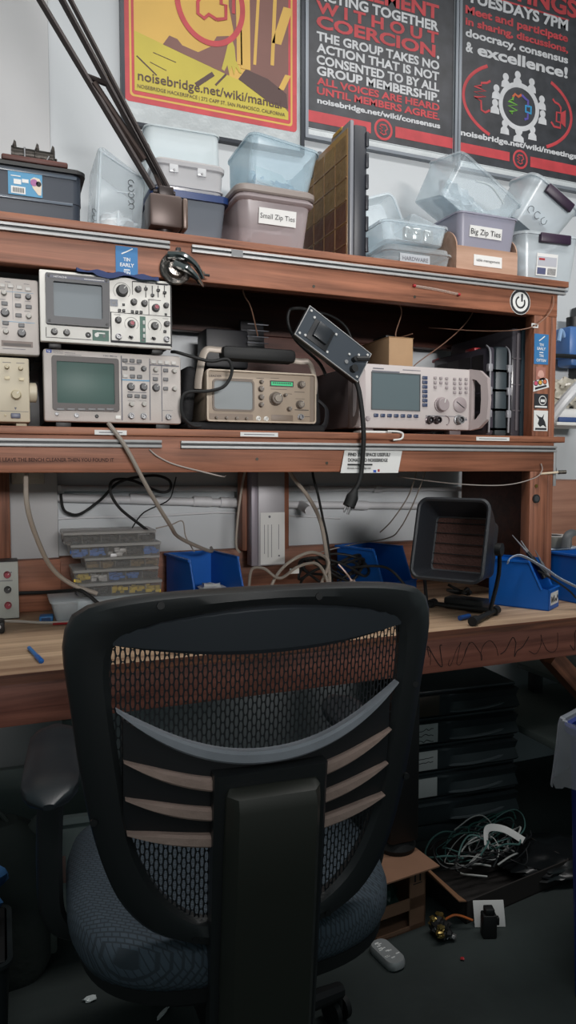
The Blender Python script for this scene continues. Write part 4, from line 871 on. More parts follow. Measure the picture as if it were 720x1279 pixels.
m = M(); m.tube([(.185, .05, .10), (.21, .03, .07), (.205, .02, .03), (.19, .015, .012)], .011, 8, flat=.003); m.put('strap', mat('strap_black', '#1a1a1e', .7), t)
# ---------- dark things behind
t = thing('black_adapter', 'black finned box on the shelf behind the small taupe oscilloscope', 'box', (.665, 2.085, ZL))
m = M(); m.b6(-.10, .03, -.05, .05, .197, .31, .006); m.put('body', mat('adapter_black', '#15161b', .5), t)
m = M(); m.box((.055, -.05, .30), (.075, .02, .09), .004, T=TR(rx=-8)); m.put('face', mat('adapter_black2', '#15161b', .5), t)
m = M()
for z in (.272, .29, .308, .326): m.b6(.022, .088, -.066, -.062, z, z+.0025)
m.put('fin_edge', mat('fin_grey', '#4c4f58', .4), t)
# ---------- tilted black control panel with silver edge
t = thing('control_panel', 'black control panel with silver edges propped at a slant on the bag', 'control panel', (.826, 1.722, 1.502), (R(-10), R(32), 0))
m = M(); m.b6(-.107, .107, 0, .022, -.047, .047, .002); m.put('body', mat('panel_back', '#1b1d21', .5), t)
m = M(); m.b6(-.1055, .1055, -.002, 0, -.0455, .0455); m.put('face', mat('panel_face', '#3a4047', .35), t)
m = M(); m.frame([(-.108, -.048), (.108, -.048), (.108, .048), (-.108, .048)], [(-.106, -.046), (.106, -.046), (.106, .046), (-.106, .046)], -.003, .002); m.put('edge_trim', alu, t)
m = M(); m.b6(-.078, -.012, -.004, -.001, -.035, .028, .001); m.put('recess', mat('recess_black', '#14161a', .5), t)
m = M(); m.b6(-.066, -.022, -.014, -.003, -.022, .024, .002); m.put('socket_block', mat('block_dark', '#23272c', .35), t)
for x, z in ((-.098, .037), (-.098, -.037), (.098, .037), (.098, -.037), (-.082, .027), (-.082, -.032), (-.008, .027), (-.008, -.032), (.05, .004), (.075, .02)): 
    m = M(); m.cyl((x, -.002, z), (x, -.005, z), .0034, seg=10); m.put('screw', lightgrey, t)
m = M(); m.cyl((.068, -.002, -.002), (.068, -.018, -.002), .007, seg=14); m.tube([(.07, -.014, 0), (.10, -.02, .02)], .007, 8, sm=0); m.put('switch', black, t)
m = M(); m.cyl((.078, -.002, -.026), (.078, -.016, -.026), .010, seg=16); m.put('knob', black, t)
m = M(); m.cyl((.052, -.002, -.02), (.052, -.005, -.02), .0055, seg=14); m.put('indicator', midgrey, t)
# ---------- cardboard box
t = thing('cardboard_box', 'small tan cardboard box sitting on top of the grey signal generator', 'box', (1.108, 1.85, ZL+.1985))
m = M(); m.b6(-.041, .041, 0, .17, 0, .088, .002); m.put('body', mat('cardboard', '#c09c78', .8, var=.06, vscale=15), t)
m = M(); m.b6(-.0425, .0425, -.001, .172, .0865, .0895, .001); m.put('flap', mat('cardboard_dark', '#a5825f', .8), t)
m = M(); m.b6(-.04, -.01, .02, .1, .09, .097, .002); m.put('black_strap', black, t)

# ---------- grey-pink signal generator with side handles
w, h = .385, .182
t = thing('signal_generator', 'pale grey signal generator with a big blank screen and side handles', 'signal generator', (1.128, 1.80, ZL))
z0 = .016
f = panel_map((105, 85), (580, 110), (105, 385), (575, 405), w, h, z0)
gn = mat('generator_grey', '#bfb7b5', .5); gn2 = mat('generator_handle', '#b3a7a6', .5)
M().b6(-w/2, w/2, 0, .02, z0, z0+h, .006).put('front_panel', gn, t); M().b6(-w/2+.004, w/2-.004, .02, .34, z0+.004, z0+h-.004, .004).put('body', mat('generator_case', '#8b7f80', .55), t)
x0, zt = f(165, 130); x1, zb = f(356, 306)
m = M(); m.frame([(x0-.003, zb-.003), (x1+.003, zb-.003), (x1+.003, zt+.003), (x0-.003, zt+.003)], [(x0, zb), (x1, zb), (x1, zt), (x0, zt)], -.002, .001); m.put('screen_bezel', mat('bezel_slate', '#4d5052', .5), t)
M().b6(x0, x1, -.0008, .002, zb, zt).put('screen', mat('lcd_grey', '#5f6c70', .2), t)
bb = mat('button_slate_blue', '#3a4560', .4)
for k in range(7): button(t, f(379, 152+21.5*k), .017, .010, bb)
for k in range(7): button(t, f(180+27*k, 328+.9*k), .0145, .010, bb)
kp = mat('key_grey', '#9a9092', .5)
for px in (423, 447, 472):
    for py in (152, 174, 196):
        if (px, py) != (447, 196): button(t, f(px, py+(px-423)*.05), .009, .008, kp)
for px in (507, 532, 557):
    for py in (157, 178, 200, 221): button(t, f(px, py), .009, .008, kp)
knob(t, f(448, 280), .0205, .018, mat('knob_pinkgrey', '#9b8f90', .45), ang=15)
a = f(530, 281); m = M(); T = Euler((R(90), 0, 0)).to_matrix().to_4x4(); m.lathe([(.0235, 0), (.0235, .003), (.022, .004), (.0001, .004)], 28, T=T); m.tube([(-.014, -.004, .009), (.014, -.004, -.009)], .0012, 5, 1, sm=0); m.put('speaker_disc', [MATS['knob_pinkgrey'], ink], t, loc=(a[0], 0, a[1]))
for px, py in ((397, 353), (429, 353)): jack(t, f(px, py), .0095, mat('bnc_dark', '#4c4446', .3, .7), d=.016)
jack(t, f(522, 354), .0115, steel, d=.02)
a = f(470, 355); m = M(); m.tube([(.011*math.cos(R(k)), -.002, .013*math.sin(R(k))) for k in range(-80, 110, 15)], .0015, 6, sm=2); m.put('port_cover', MATS['knob_pinkgrey'], t, loc=(a[0], 0, a[1]))
knob(t, f(148, 343), .007, .006, kp, 'power_switch')
m = M(); lines_on(m, f, (((385, 332), (535, 337)), ((385, 332), (385, 375)), ((165, 125), (275, 125))), .0007); a = f(168, 112); m.b6(a[0], a[0]+.035, -.0005, 0, a[1], a[1]+.003); a = f(288, 117); m.b6(a[0], a[0]+.06, -.0005, 0, a[1], a[1]+.002)
m.prism([(f(558, 345)[0]-.004, f(558, 352)[1]-.003), (f(558, 345)[0]+.004, f(558, 352)[1]-.003), (f(558, 345)[0], f(558, 345)[1]+.003)], -.0006, 0); m.put('lettering', inkgrey, t)
# side handles: flat loops standing forward of the panel
def handle(s):
    out = [(0, .0), (-.03, .006), (-.055, .03), (-.06, .09), (-.055, .152), (-.03, .176), (0, .182)]
    inn = [(-.006, .03), (-.02, .033), (-.034, .05), (-.036, .09), (-.034, .132), (-.02, .148), (-.006, .152)]
    b = M(); T = Matrix(((0, 1, 0, 0), (1, 0, 0, 0), (0, 0, 1, 0), (0, 0, 0, 1)))
    b.frame([(y, z+z0) for y, z in out], [(y, z+z0) for y, z in inn], -.009, .009, 0, T); b.b6(-.009, .009, 0, .04, z0, z0+h, .003)
    return b.put('side_handle', gn2, t, loc=(s*(w/2+.004), .0, 0), rot=(0, 0, R(25 if s > 0 else -8)))
handle(-1); handle(1)
for x in (-.15, .15):
    for y in (.03, .29): M().b6(x-.02, x+.02, y-.015, y+.015, 0, z0+.003, .002).put('foot', mat('foot_grey', '#6c6264', .6), t)

# ---------- parts cases standing on edge at the right
def case(name, label, loc, rz, w, d, h, shell, lidm, seed, latches=True):
    """w thickness (x), d length (y), h height"""
    t = thing(name, label, 'parts case', loc, rz)
    m = M(); m.b6(0, w*.62, 0, d, 0, h, .014); m.put('shell', shell, t)
    m = M(); m.b6(-w*.36, 0, .002, d-.002, .002, h-.002, .012); m.put('lid', lidm, t)
    m = M()
    for k in range(4): 
        for s in (0, 1): m.b6(-w*.30, w*.5, -.004, .006, .02+k*(h-.04)/4, .022+(k)*(h-.04)/4+.004)
    m.put('rib', shell, t)
    if latches:
        for s in (-.3, .56):
            m = M()
            pts = [(w*s, -.004, .012), (w*s, -.006, h*.25), (w*s, -.006, h*.5), (w*s, -.006, h*.75), (w*s, -.004, h-.02), (w*s, .012, h-.002)]
            m.tube(pts, .006, 8, sm=3, flat=.0035)
            for k in range(1, 4): m.b6(w*s-.008, w*s+.008, -.010, .004, h*k/4-.012, h*k/4+.012, .003)
            m.put('edge_rail', mat('rail_clear_grey', '#8f8f94', .35), t)
        m = M(); m.b6(-w*.33, w*.05, .07, .12, h-.008, h+.003, .003); m.put('latch', red, t, 'red latch')
        m = M(); m.b6(-w*.33, w*.05, .27, .31, h-.014, h-.003, .003); m.put('latch', red, t, 'red latch')
    m = M()
    random.seed(seed)
    for r in range(4):
        for c in range(4): m.b6(-w*.366, -w*.358, .02+c*(d-.04)/4, .014+(c+1)*(d-.04)/4, .02+r*(h-.04)/4, .014+(r+1)*(h-.04)/4, 0, random.choice((0, 0, 1)))
    m.put('compartments', [mat('comp_dark', '#2a292d', .5), mat('comp_mid', '#3f3c40', .5)], t)
    return t
case('parts_case', 'charcoal and clear parts case with red latches beside the signal generator', (1.421, 1.812, ZL), R(0), .085, .30, .278, mat('case_charcoal', '#394247', .45), plastic('case_smoke', '#54505a', .7, .25, '#807c88', .3), 3)

t = thing('parts_case', 'flat slate case with a smoky lid against the end post', 'parts case', (1.578, 1.81, ZL), R(0))
m = M(); m.b6(-.098, -.06, 0, .33, 0, .335, .008); m.put('lid', plastic('case_smoke2', '#4d4a50', .72, .2, '#807c88', .3), t)
m = M(); m.b6(-.06, -.0245, -.004, .33, 0, .337, .003); m.put('shell', mat('case_slate', '#566772', .45), t)
m = M()
for z in (.08, .16, .24): m.b6(-.095, -.061, -.002, .001, z, z+.003)
m.b6(-.083, -.074, -.003, .002, .02, .32); m.put('rib', mat('rib_smoke', '#5d585c', .4), t)
# ================================================================ things on the bench (z = 0.762)
ZB = .7625
t = thing('bench_meter', 'pale grey instrument with red terminals at the left end of the bench', 'instrument', (-.06, 2.08, ZB))
M().b6(-.1, .1, 0, .075, 0, .16, .002).put('body', darkgrey, t); M().b6(-.1, .1, -.004, 0, .003, .158, .001).put('front_panel', mat('meter_panel', '#a7a9a2', .5), t)
for z, c, n in ((.124, kred, 'red terminal'), (.083, kblack, 'black terminal'), (.04, kred, 'red terminal')): knob(t, (.072, z), .0085, .02, c, 'terminal', -.004)
m = M(); m.b6(.045, .085, -.0047, -.004, .106, .108); m.b6(.08, .084, -.0047, -.004, .128, .131); m.put('lettering', inkgrey, t)
# organiser boxes
def organizer(label, x0, x1, y0, d, z, h, seed, cols, rz=0):
    t = thing('organizer_box', label, 'parts box', ((x0+x1)/2, y0, z), R(rz), 'clear organiser boxes stacked on the bench')
    w = x1-x0
    m = M(); m.ring([[(x, y+d/2, z_) for x, y in rrect(w*k, d*k, .008)] for k, z_ in ((.95, 0), (.97, .003), (.985, h-.009))]); m.put('body', plastic_org, t)
    m = M(); m.ring([[(x, y+d/2, z_) for x, y in rrect(w*k, d*k, .009)] for k, z_ in ((1, h-.0075), (1, h-.001), (.98, h))]); m.put('lid', plastic_lid, t)
    m = M()
    for k in range(1, 5): m.b6(-w/2+k*w/5-.0008, -w/2+k*w/5+.0008, .004, d-.004, .003, h-.011)
    m.put('divider', plastic_lid, t)
    random.seed(seed); m = M()
    for k in range(5):
        for q in range(16):
            x = -w/2+(k+.5)*w/5 + random.uniform(-.36, .36)*w/5; y = random.uniform(.006, d*.45); r = random.uniform(.003, .0055)
            m.box((x, y, .0045+random.uniform(0, .85)*(h-.022)), (r*3.2, r*1.6, r*1.8), .001, cols[k], TR())
    o = m.put('components', comp_mats, t); o['kind'] = 'stuff'
    return t
plastic_org = plastic('organizer_clear', '#e0e0de', .13, .3, '#d8d6d4', .4); plastic_lid = plastic('organizer_lid', '#e2e1de', .34, .25, '#e2e0de', .4)
comp_mats = [mat('comp_grey', '#35363b', .5), mat('comp_blue', '#3f7fd8', .5), mat('comp_yellow', '#f0d03c', .5), mat('comp_silver', '#d5d5d7', .4, .1), mat('comp_ochre', '#8a7550', .6)]
random.seed(2)
t = thing('food_tub', 'milky clear plastic tub under the organiser box pile', 'tub', (.265, 1.965, ZB))
m = M(); m.ring([[(x, y+.085, z) for x, y in rrect(.29*k, .17*k, .025)] for k, z in ((.88, 0), (.92, .004), (1.0, .052), (1.03, .053), (1.03, .059), (.98, .062))]); m.put('body', milky, t)
m = M(); m.b6(-.02, .02, -.004, .006, .03, .058, .002); m.put('latch', milky, t, loc=(-.06, 0, 0))
z = ZB + .0625
organizer('organiser box with yellow parts, lowest of the stack', .185, .42, 1.985, .15, z, .037, 1, (0, 0, 2, 2, 2)); z += .0375
organizer('organiser box with bright yellow, silver and blue parts, second from the bottom', .178, .412, 1.99, .15, z, .037, 2, (2, 3, 1, 1, 0)); z += .0375
organizer('organiser box of brown parts in the middle of the stack', .208, .415, 1.99, .14, z, .032, 3, (4, 4, 0, 4, 4)); z += .0325
organizer('organiser box with blue parts, second from the top', .172, .418, 1.985, .15, z, .037, 4, (1, 1, 3, 0, 1), 0); z += .0375
organizer('organiser box with dark parts, topmost and set to the left', .152, .405, 1.99, .14, z, .033, 5, (0, 0, 0, 0, 0), -1)
# pens and caps
t = thing('blue_pen', 'blue pen lying near the front edge of the bench', 'pen', (.062, 1.647, ZB+.0048), R(-81))
m = M(); m.cyl((-.062, 0, 0), (.05, 0, 0), .0045); m.put('barrel', mat('pen_blue', '#2b73b8', .35), t)
m = M(); m.cyl((.02, 0, 0), (.066, 0, 0), .0056, seg=14); m.cyl((.066, 0, 0), (.07, 0, 0), .004, .002); m.b6(.03, .066, -.001, .001, .0045, .007, .0008); m.put('cap', mat('pen_cap', '#1f66b5', .35), t)
m = M(); m.b6(-.018, .018, -.02, .02, 0, .016, .004); m.b6(-.012, .012, -.0215, -.019, .004, .012, 0, 1)
tag(m.put('connector_block', [mat('conn_blue', '#2a6ea8', .4), mat('conn_dk', '#123a66', .5)], loc=(.108, 2.02, ZB), rot=(0, 0, R(-6))), 'small blue connector block beside the milky tub', 'connector')
m = M(); m.tube([(.12, 1.955, .0035+ZB), (.2, 1.945, .0035+ZB), (.3, 1.95, .0035+ZB), (.4, 1.94, .0035+ZB)], .003, 6); tag(m.put('red_wire', red), 'red wire lying across the bench in front of the milky tub', 'wire')
m = M(); m.tube([(-.2, 2.06, .0045+ZB), (-.01, 2.04, .0045+ZB), (.1, 1.975, .0045+ZB), (.18, 1.955, .0045+ZB), (.28, 1.948, .0045+ZB)], .004, 8); tag(m.put('white_cable', mat('cable_cream', '#b5aca2', .5)), 'cream cable lying along the left part of the bench', 'cable')
t = thing('small_case', 'small black case at the left bench edge', 'case', (-.03, 1.93, ZB)); m = M(); m.b6(-.035, .032, -.03, .03, 0, .03, .006); m.put('body', black, t); m = M(); m.lathe([(.0055, 0), (.0055, .0015), (.003, .0015), (.003, 0)], 14, T=TR((.018, -.0305, .018), 90)); m.put('rivet', lightgrey, t)

# blue stacking bins
def bin_(label, loc, rz, w=.14, d=.25, h=.145, lip=.055, tag_=False):
    t = thing('parts_bin', label, 'parts bin', loc, R(rz)); th = .003
    side = [(0, 0), (0, lip), (.025, lip+.004), (.062, h), (d, h), (d, 0)]
    S = Matrix(((0, 1, 0, 0), (1, 0, 0, 0), (0, 0, 1, 0), (0, 0, 0, 1)))
    m = M()
    m.prism(side, -w/2, -w/2+th, T=S); m.prism(side, w/2-th, w/2, T=S)
    m.b6(-w/2, w/2, d-th, d, 0, h); m.b6(-w/2, w/2, 0, th, 0, lip); m.b6(-w/2, w/2, 0, d, 0, th)
    m.b6(-w/2-.006, -w/2+.003, .06, d, h-.007, h, .001); m.b6(w/2-.003, w/2+.006, .06, d, h-.007, h, .001); m.b6(-w/2-.006, w/2+.006, d-.002, d+.006, h-.007, h, .001)
    m.box((-w/2+.001, .043, (lip+h)/2), (.008, .008, math.hypot(.04, h-lip)), .001, T=TR()) if False else None
    m.tube([(-w/2, .022, lip), (-w/2, .062, h)], .0035, 6, sm=0); m.tube([(w/2, .022, lip), (w/2, .062, h)], .0035, 6, sm=0); m.tube([(-w/2, .001, lip), (w/2, .001, lip)], .0035, 6, sm=0)
    m.put('body', blueplastic, t, smooth=False)
    if tag_:
        m = M(); m.b6(-.034, .036, -.0015, -.0003, .014, .05, 0); m.tube([(-.03, -.002, .04), (-.026, -.002, .022), (-.018, -.002, .036), (-.012, -.002, .022), (-.004, -.002, .04), (.002, -.002, .022), (.012, -.002, .03), (.018, -.002, .022), (.028, -.002, .038), (.033, -.002, .028)], .0022, 5, 1, flat=.0005); m.put('label', [paper, ink], t, 'white label with a scrawl')
    return t
t1 = bin_('blue parts bin behind the chair, open side forward, left half of bench', (.575, 1.91, ZB), 8, .15, .25, .155)
o = M().blob((0, 0, 0), (.04, .07, .025), .3, 4, 3).put('crumpled_paper', paper); o.location = (.575, 2.03, ZB+.046); tag(o, 'crumpled white paper inside the blue bin by the organiser boxes', 'paper')
bin_('blue parts bin behind the solder fume hood', (1.17, 1.93, ZB), 20, .14, .22, .16)
bin_('large blue parts bin with a scrawled white label, holding soldering tools', (1.506, 1.634, ZB), 31, .096, .18, .142, .06, True)
bin_('blue parts bin cut by the right picture edge', (1.70, 1.61, ZB), 4, .14, .17, .15, .06)

# solder fume hood
t = thing('fume_extractor', 'square black fume extractor with a brown filter on tube feet', 'fume extractor', (1.185, 1.672, ZB), R(-57))
hd = mat('hood_black', '#22252a', .45, bump=.1, bscale=200)
Th = TR((0, 0, .205), -15)
m = M(); W, Hh = .216, .236
def rq(w, h, r, y): return [(x, y, z) for x, z in rrect(w, h, r, 6)]
m.ring([rq(W*.99, Hh*.99, .03, -.045), rq(W, Hh, .032, -.05), rq(W-.012, Hh-.012, .027, -.053), rq(W-.022, Hh-.022, .022, -.05), rq(.158, .158, .010, .03), rq(.15, .15, .008, .032), rq(.15, .15, .008, .05), rq(.175, .175, .02, .055), rq(.19, .2, .025, .02), rq(W*.97, Hh*.97, .03, -.035)], 0, False, True, Th, loop=True); m.put('hood', hd, t)
m = M(); m.b6(-.076, .076, .034, .044, -.076, .076, 0, 0, Th); m.put('filter', mat('filter_brown', '#4d322c', .95, bump=.5, bscale=150), t)
m = M()
for k in range(-2, 3): m.cyl((-.076, .03, k*.03), (.076, .03, k*.03), .0014, seg=6, T=Th)
m.put('guard_bar', black, t)
m = M(); m.ring([rq(.17, .17, .02, .05), rq(.165, .165, .02, .10), rq(.12, .12, .03, .115)], 0, True, True, Th); m.put('fan_housing', hd, t)
for s in (-1, 1):
    m = M(); m.cyl((s*.105, .03, .19), (s*.122, .03, .19), .018, seg=18); m.put('pivot_knob', black, t)
    m = M(); m.tube([(s*.114, .03, .19), (s*.112, .035, .12), (s*.095, .02, .02)], .0045, 8, sm=3, flat=.009); m.put('stand_leg', black, t)
    m = M(); m.cyl((s*.095, -.105, .0125), (s*.095, .065, .0125), .008, seg=12); m.put('stand_foot', blackrub, t)
    for y in (-.118, .048): M().cyl((s*.095, y, .0128), (s*.095, y+.028, .0128), .0125, seg=14).put('foot_cap', blackrub, t)
m = M(); m.cyl((-.095, .055, .0125), (.095, .055, .0125), .007, seg=10); m.put('cross_tube', black, t)
m = M(); m.b6(-.06, .06, .06, .12, .001, .035, .006); m.put('power_box', black, t)
m = M()
random.seed(6)
p = [(random.uniform(-.05, .05), .03+random.uniform(-.03, .03), .035+random.uniform(0, .05)) for k in range(9)]
m.tube(p, .004, 6, sm=6); m.put('cord', blackrub, t)
m = M(); m.cyl((0, 0, 0), (.04, .012, 0), .007, seg=12); tag(m.put('blue_tube', mat('cap_blue', '#1f4f96', .4), loc=(1.15, 1.60, ZB+.0072)), 'short dark blue tube lying beside the front foot of the fume hood', 'tube')

# soldering tools in the bin
def tool(label, p, q, r, m1, m2, name='soldering_iron', cat='tool'):
    t = thing(name, label, cat, p); d = Vector(q)-Vector(p)
    m = M(); m.tube([(0, 0, 0), d*.55], r, 10, sm=0); m.put('handle', m1, t)
    m = M(); m.tube([d*.55, d*.7, d], lambda k: r*(.7-.5*k), 10, sm=0); m.put('tip', m2, t)
tool('slim silver tool leaning out of the labelled blue bin, uppermost', (1.51, 1.675, .86), (1.445, 1.75, .972), .006, black, steel)
tool('thick black tool leaning out of the labelled blue bin', (1.518, 1.688, .845), (1.47, 1.74, .955), .009, black, steel)
tool('flat steel tweezers leaning in the labelled blue bin', (1.533, 1.685, .845), (1.49, 1.70, .93), .005, steel, steel, 'tweezers')
t = thing('tape_roll', 'grey tape roll with a white face resting behind the blue bins', 'tape', (1.675, 1.825, ZB-.009))
m = M(); m.lathe([(.025, .166), (.055, .166), (.056, .168), (.056, .2), (.054, .202), (.025, .202)], 32, 0, TR(), False); m.put('roll', mat('tape_grey2', '#77776f', .5), t)
m = M(); m.lathe([(.026, .2025), (.054, .2025)], 32, 0, TR(), False); m.lathe([(.026, .2035), (.054, .2035)], 32, 0, TR(), False); m.put('face', paper, t)
m = M(); m.tube([(1.65, 1.745, .925), (1.66, 1.748, .96), (1.69, 1.75, .972), (1.725, 1.75, .955), (1.74, 1.748, .925)], .004, 8, flat=.014); tag(m.put('strap_loop', mat('strap_grey', '#4e5052', .5)), 'dark grey strap loop standing on the right bins', 'strap')
t = thing('tool_holder', 'dark blue holder with a pale band behind the labelled blue bin', 'holder', (1.665, 1.81, ZB)); m = M(); m.b6(-.05, .09, -.02, .05, 0, .15, .01); m.put('body', mat('holder_navy', '#16305e', .45), t); m = M(); m.b6(-.052, .092, -.022, .052, .15, .157, .003); m.put('band', mat('holder_band', '#aebccb', .4), t)
m = M(); m.tube([(1.345, 1.645, .905), (1.365, 1.66, .915), (1.40, 1.655, .922), (1.447, 1.62, .892), (1.49, 1.60, .86), (1.56, 1.585, .825), (1.62, 1.60, .80)], .0022, 6, flat=.006); tag(m.put('tape_strip', mat('strip_pale', '#9aa8ba', .4)), 'pale flat strap draped over the labelled blue bin', 'strap')
m = M(); m.tube([(1.44, 1.63, .88), (1.49, 1.615, .85), (1.53, 1.60, .82), (1.56, 1.58, .785), (1.62, 1.57, .768)], .0028, 6); tag(m.put('black_cable', blackrub), 'black cable running down over the front of the labelled blue bin', 'cable')

# plywood box and things beyond the shelf end
t = thing('plywood_box', 'plain brown plywood box standing on the bench past the shelf end', 'box', (1.80, 1.87, ZB)); pb = wood('box_ply', '#7a5140', '#a27660', 'X', .7)
m = M(); m.b6(-.16, .2, 0, .3, 0, .37, .002); m.put('body', pb, t); m = M(); m.b6(-.162, .202, -.006, 0, 0, .14, .001); m.b6(-.162, .202, -.003, 0, .146, .372, .001); m.put('front_panel', pb, t)
t = thing('wall_shelf', 'small white ledge on the wall holding a crinkled bag past the shelf', 'ledge', (1.96, 2.235, 1.33)); m = M(); m.b6(-.09, .16, -.20, 0, 0, .012, .002); m.put('plate', white, t); m = M(); m.b6(-.08, .16, -.2, -.19, .012, .03, .002); m.put('lip', mat('ledge_blue', '#2f4a7e', .5), t)
t = thing('white_roll', 'white paper roll lying on the small wall ledge', 'roll', (1.98, 2.10, 1.371)); m = M(); m.cyl((-.09, 0, 0), (.12, 0, 0), .027, seg=20); m.put('roll', paper, t)
m = M(); t_ = []
m.blob((0, 0, 0), (.10, .03, .05), .25, 5, 14, sub=4); tag(m.put('crinkled_bag', mat('bag_print', '#b8b2a4', .3, var=.35, vscale=25)), 'crinkled pale printed bag lying on top of the white roll', 'bag').location = (1.985, 2.10, 1.455)
t = thing('hanging_tool', 'blue hand tool with black cap hung on the wall past the shelf', 'tool', (2.06, 2.18, 1.565))
m = M(); m.b6(-.05, .06, -.05, .05, .03, .15, .02); m.b6(-.03, .05, -.04, .04, .0, .05, .012); m.put('body', mat('tool_blue', '#4a74b0', .4), t)
m = M(); m.cyl((.01, 0, .15), (.01, 0, .19), .025, seg=18); m.put('cap', black, t)
m = M(); m.tube([(-.05, -.02, .11), (-.075, -.03, .13), (-.085, -.03, .09)], .008, 8); m.put('lever', mat('tool_pale', '#8fb0d6', .4), t)
m = M(); m.b6(.05, .1, .01, .055, -.17, .24, .006); m.put('holder', darkgrey, t)
m = M(); m.tube([(1.69, 2.05, 1.53), (1.78, 2.10, 1.565), (1.9, 2.11, 1.59), (2.1, 2.14, 1.60)], .008, 8); tag(m.put('black_cable', blackrub), 'thick black cable crossing the wall beside the blue hand tool', 'cable')
t = thing('boom_arm', 'white jointed boom with a black handle past the end of the shelf', 'boom arm', (1.70, 1.83, ZB+.0))
wm = mat('boom_white', '#c9cacc', .4)
m = M(); m.b6(-.016, .016, -.02, .02, .371, .54, .004, T=TR((.0, .0, 0))); m.put('post', wm, t, loc=(0, .1, 0)); m = M(); m.tube([(0, .1, .53), (.02, .08, .57), (.06, .05, .64), (.12, .04, .70)], .018, 10, sm=3); m.put('arm', wm, t)
m = M(); m.tube([(.018, .06, .47), (.02, .058, .44), (.026, .055, .40)], .009, 10); m.put('handle', black, t); m = M(); m.cyl((0, .07, .54), (0, .13, .54), .022, seg=18); m.put('joint', black, t)

# power strip on the middle post with papers
t = thing('power_strip', 'grey metal power strip with a white label on the middle post', 'power strip', (.785, 2.1495, .868))
m = M(); m.b6(-.058, -.035, -.045, 0, 0, .375, .002); m.put('side_flange', mat('strip_lilac', '#8d8790', .45, .3), t); m = M(); m.b6(-.037, .052, -.05, 0, 0, .375, .002); m.put('housing', mat('strip_grey', '#a09ea2', .45, .2), t)
m = M(); m.b6(-.030, .0515, -.0512, -.0498, .004, .168); 
for x in (-.018, -.006, .006, .03): m.b6(x, x+.0015, -.0518, -.0511, .02+abs(x), .13, 0, 1)
m.cyl((-.0, -.0512, .155), (-.0, -.052, .155), .004, mi=1, seg=10); m.cyl((.032, -.0512, .03), (.032, -.052, .03), .003, mi=1, seg=10); m.put('label', [paper, inkgrey], t)
m = M(); m.tube([(-.02, -.06, .372), (0, -.07, .36), (.02, -.068, .33), (.01, -.066, .31)], .005, 6); m.tube([(.0, -.06, .375), (-.02, -.07, .35), (-.035, -.065, .34)], .004, 6); m.put('wire_bundle', mat('bundle', '#5a4f49', .6), t)
m = M(); m.b6(.008, .022, -.068, -.062, .298, .318, .001); m.put('blue_tab', mat('tab_blue', '#2d4f8c', .5), t)

# hanging and lying cables: one thing each
cg = mat('cable_grey', '#8e857c', .5); cw = mat('cable_beige', '#a2978c', .5); cb_ = blackrub
def cable(label, pts, r, m_, name='cable'):
    m = M(); m.tube(pts, r, 8); return tag(m.put(name, m_), label, 'cable')
cable('thick grey cable hanging from the lower shelf edge down to the bench', [(.246, 1.76, 1.281), (.246, 1.732, 1.276), (.281, 1.725, 1.224), (.334, 1.74, 1.127), (.40, 1.80, 1.033), (.45, 1.90, .987), (.561, 2.0, .935), (.6, 2.12, .93)], .0052, cg)
cable('beige cable curving down from the left post towards the organiser boxes', [(.058, 1.81, 1.25), (.058, 1.81, 1.18), (.058, 1.80, 1.091), (.079, 1.85, 1.009), (.115, 1.92, .925), (.165, 1.955, .872), (.235, 1.95, .84)], .006, cw)
cable('black cable looping on the wall above the organiser boxes', [(.165, 2.2, 1.1), (.17, 2.2, 1.06), (.185, 2.2, 1.043), (.218, 2.19, 1.04), (.275, 2.18, 1.08), (.33, 2.15, 1.135), (.416, 2.10, 1.154), (.466, 2.1, 1.14), (.468, 2.1, 1.111), (.434, 2.1, 1.107), (.349, 2.05, 1.141), (.294, 2.03, 1.142), (.285, 2.03, 1.109), (.309, 2.02, 1.064), (.364, 2.02, 1.017), (.398, 2.02, .99)], .0042, cb_)
cable('thin black wire hanging beside the black cable loop', [(.488, 2.1, 1.15), (.48, 2.1, 1.12), (.463, 2.1, 1.08), (.387, 2.08, 1.047), (.349, 2.06, 1.005)], .002, cb_, 'wire')
cable('thin grey wire bent over the organiser boxes', [(.405, 2.0, 1.006), (.451, 2.0, 1.016), (.482, 2.0, 1.024), (.491, 2.0, .98), (.516, 2.0, .935)], .0018, cg, 'wire')
cable('black lead running from the grey instrument to the organiser boxes', [(.04, 2.085, .832), (.105, 2.06, .834), (.166, 1.99, .846), (.187, 1.955, .853), (.21, 1.94, .84), (.237, 1.93, .815), (.26, 1.92, .80)], .005, cb_)
cable('thick beige cable dropping behind the notice sheet to the bench', [(.80, 2.0, 1.2), (.821, 2.0, 1.153), (.865, 1.98, 1.09), (.892, 1.95, 1.019), (.904, 1.93, .923), (.90, 1.9, .83), (.88, 1.9, .77)], .0062, cw)
cable('black cable dropping beside the thick beige one', [(.888, 2.0, 1.22), (.89, 2.0, 1.158), (.909, 2.0, 1.089), (.926, 2.0, 1.014), (.942, 2.0, .944), (.96, 2.0, .80)], .0042, cb_)
cable('beige wire hanging at the left of the middle post', [(.71, 2.11, 1.17), (.705, 2.12, 1.138), (.689, 2.12, 1.038), (.681, 2.12, .937), (.694, 2.12, .911)], .004, cw)
cable('beige cable looping on the bench below the power strip', [(.70, 1.93, .77), (.75, 1.95, .857), (.801, 1.95, .902), (.866, 1.95, .923), (.896, 1.9, .903), (.883, 1.9, .856), (.857, 1.9, .80), (.84, 1.9, .77)], .0048, cw)
cable('beige cable arching from the blue bin to the middle of the bench', [(.672, 1.97, .83), (.68, 1.965, .88), (.712, 1.95, .882), (.754, 1.93, .854), (.806, 1.92, .886), (.857, 1.9, .896), (.881, 1.88, .854), (.89, 1.87, .78)], .0045, cg)
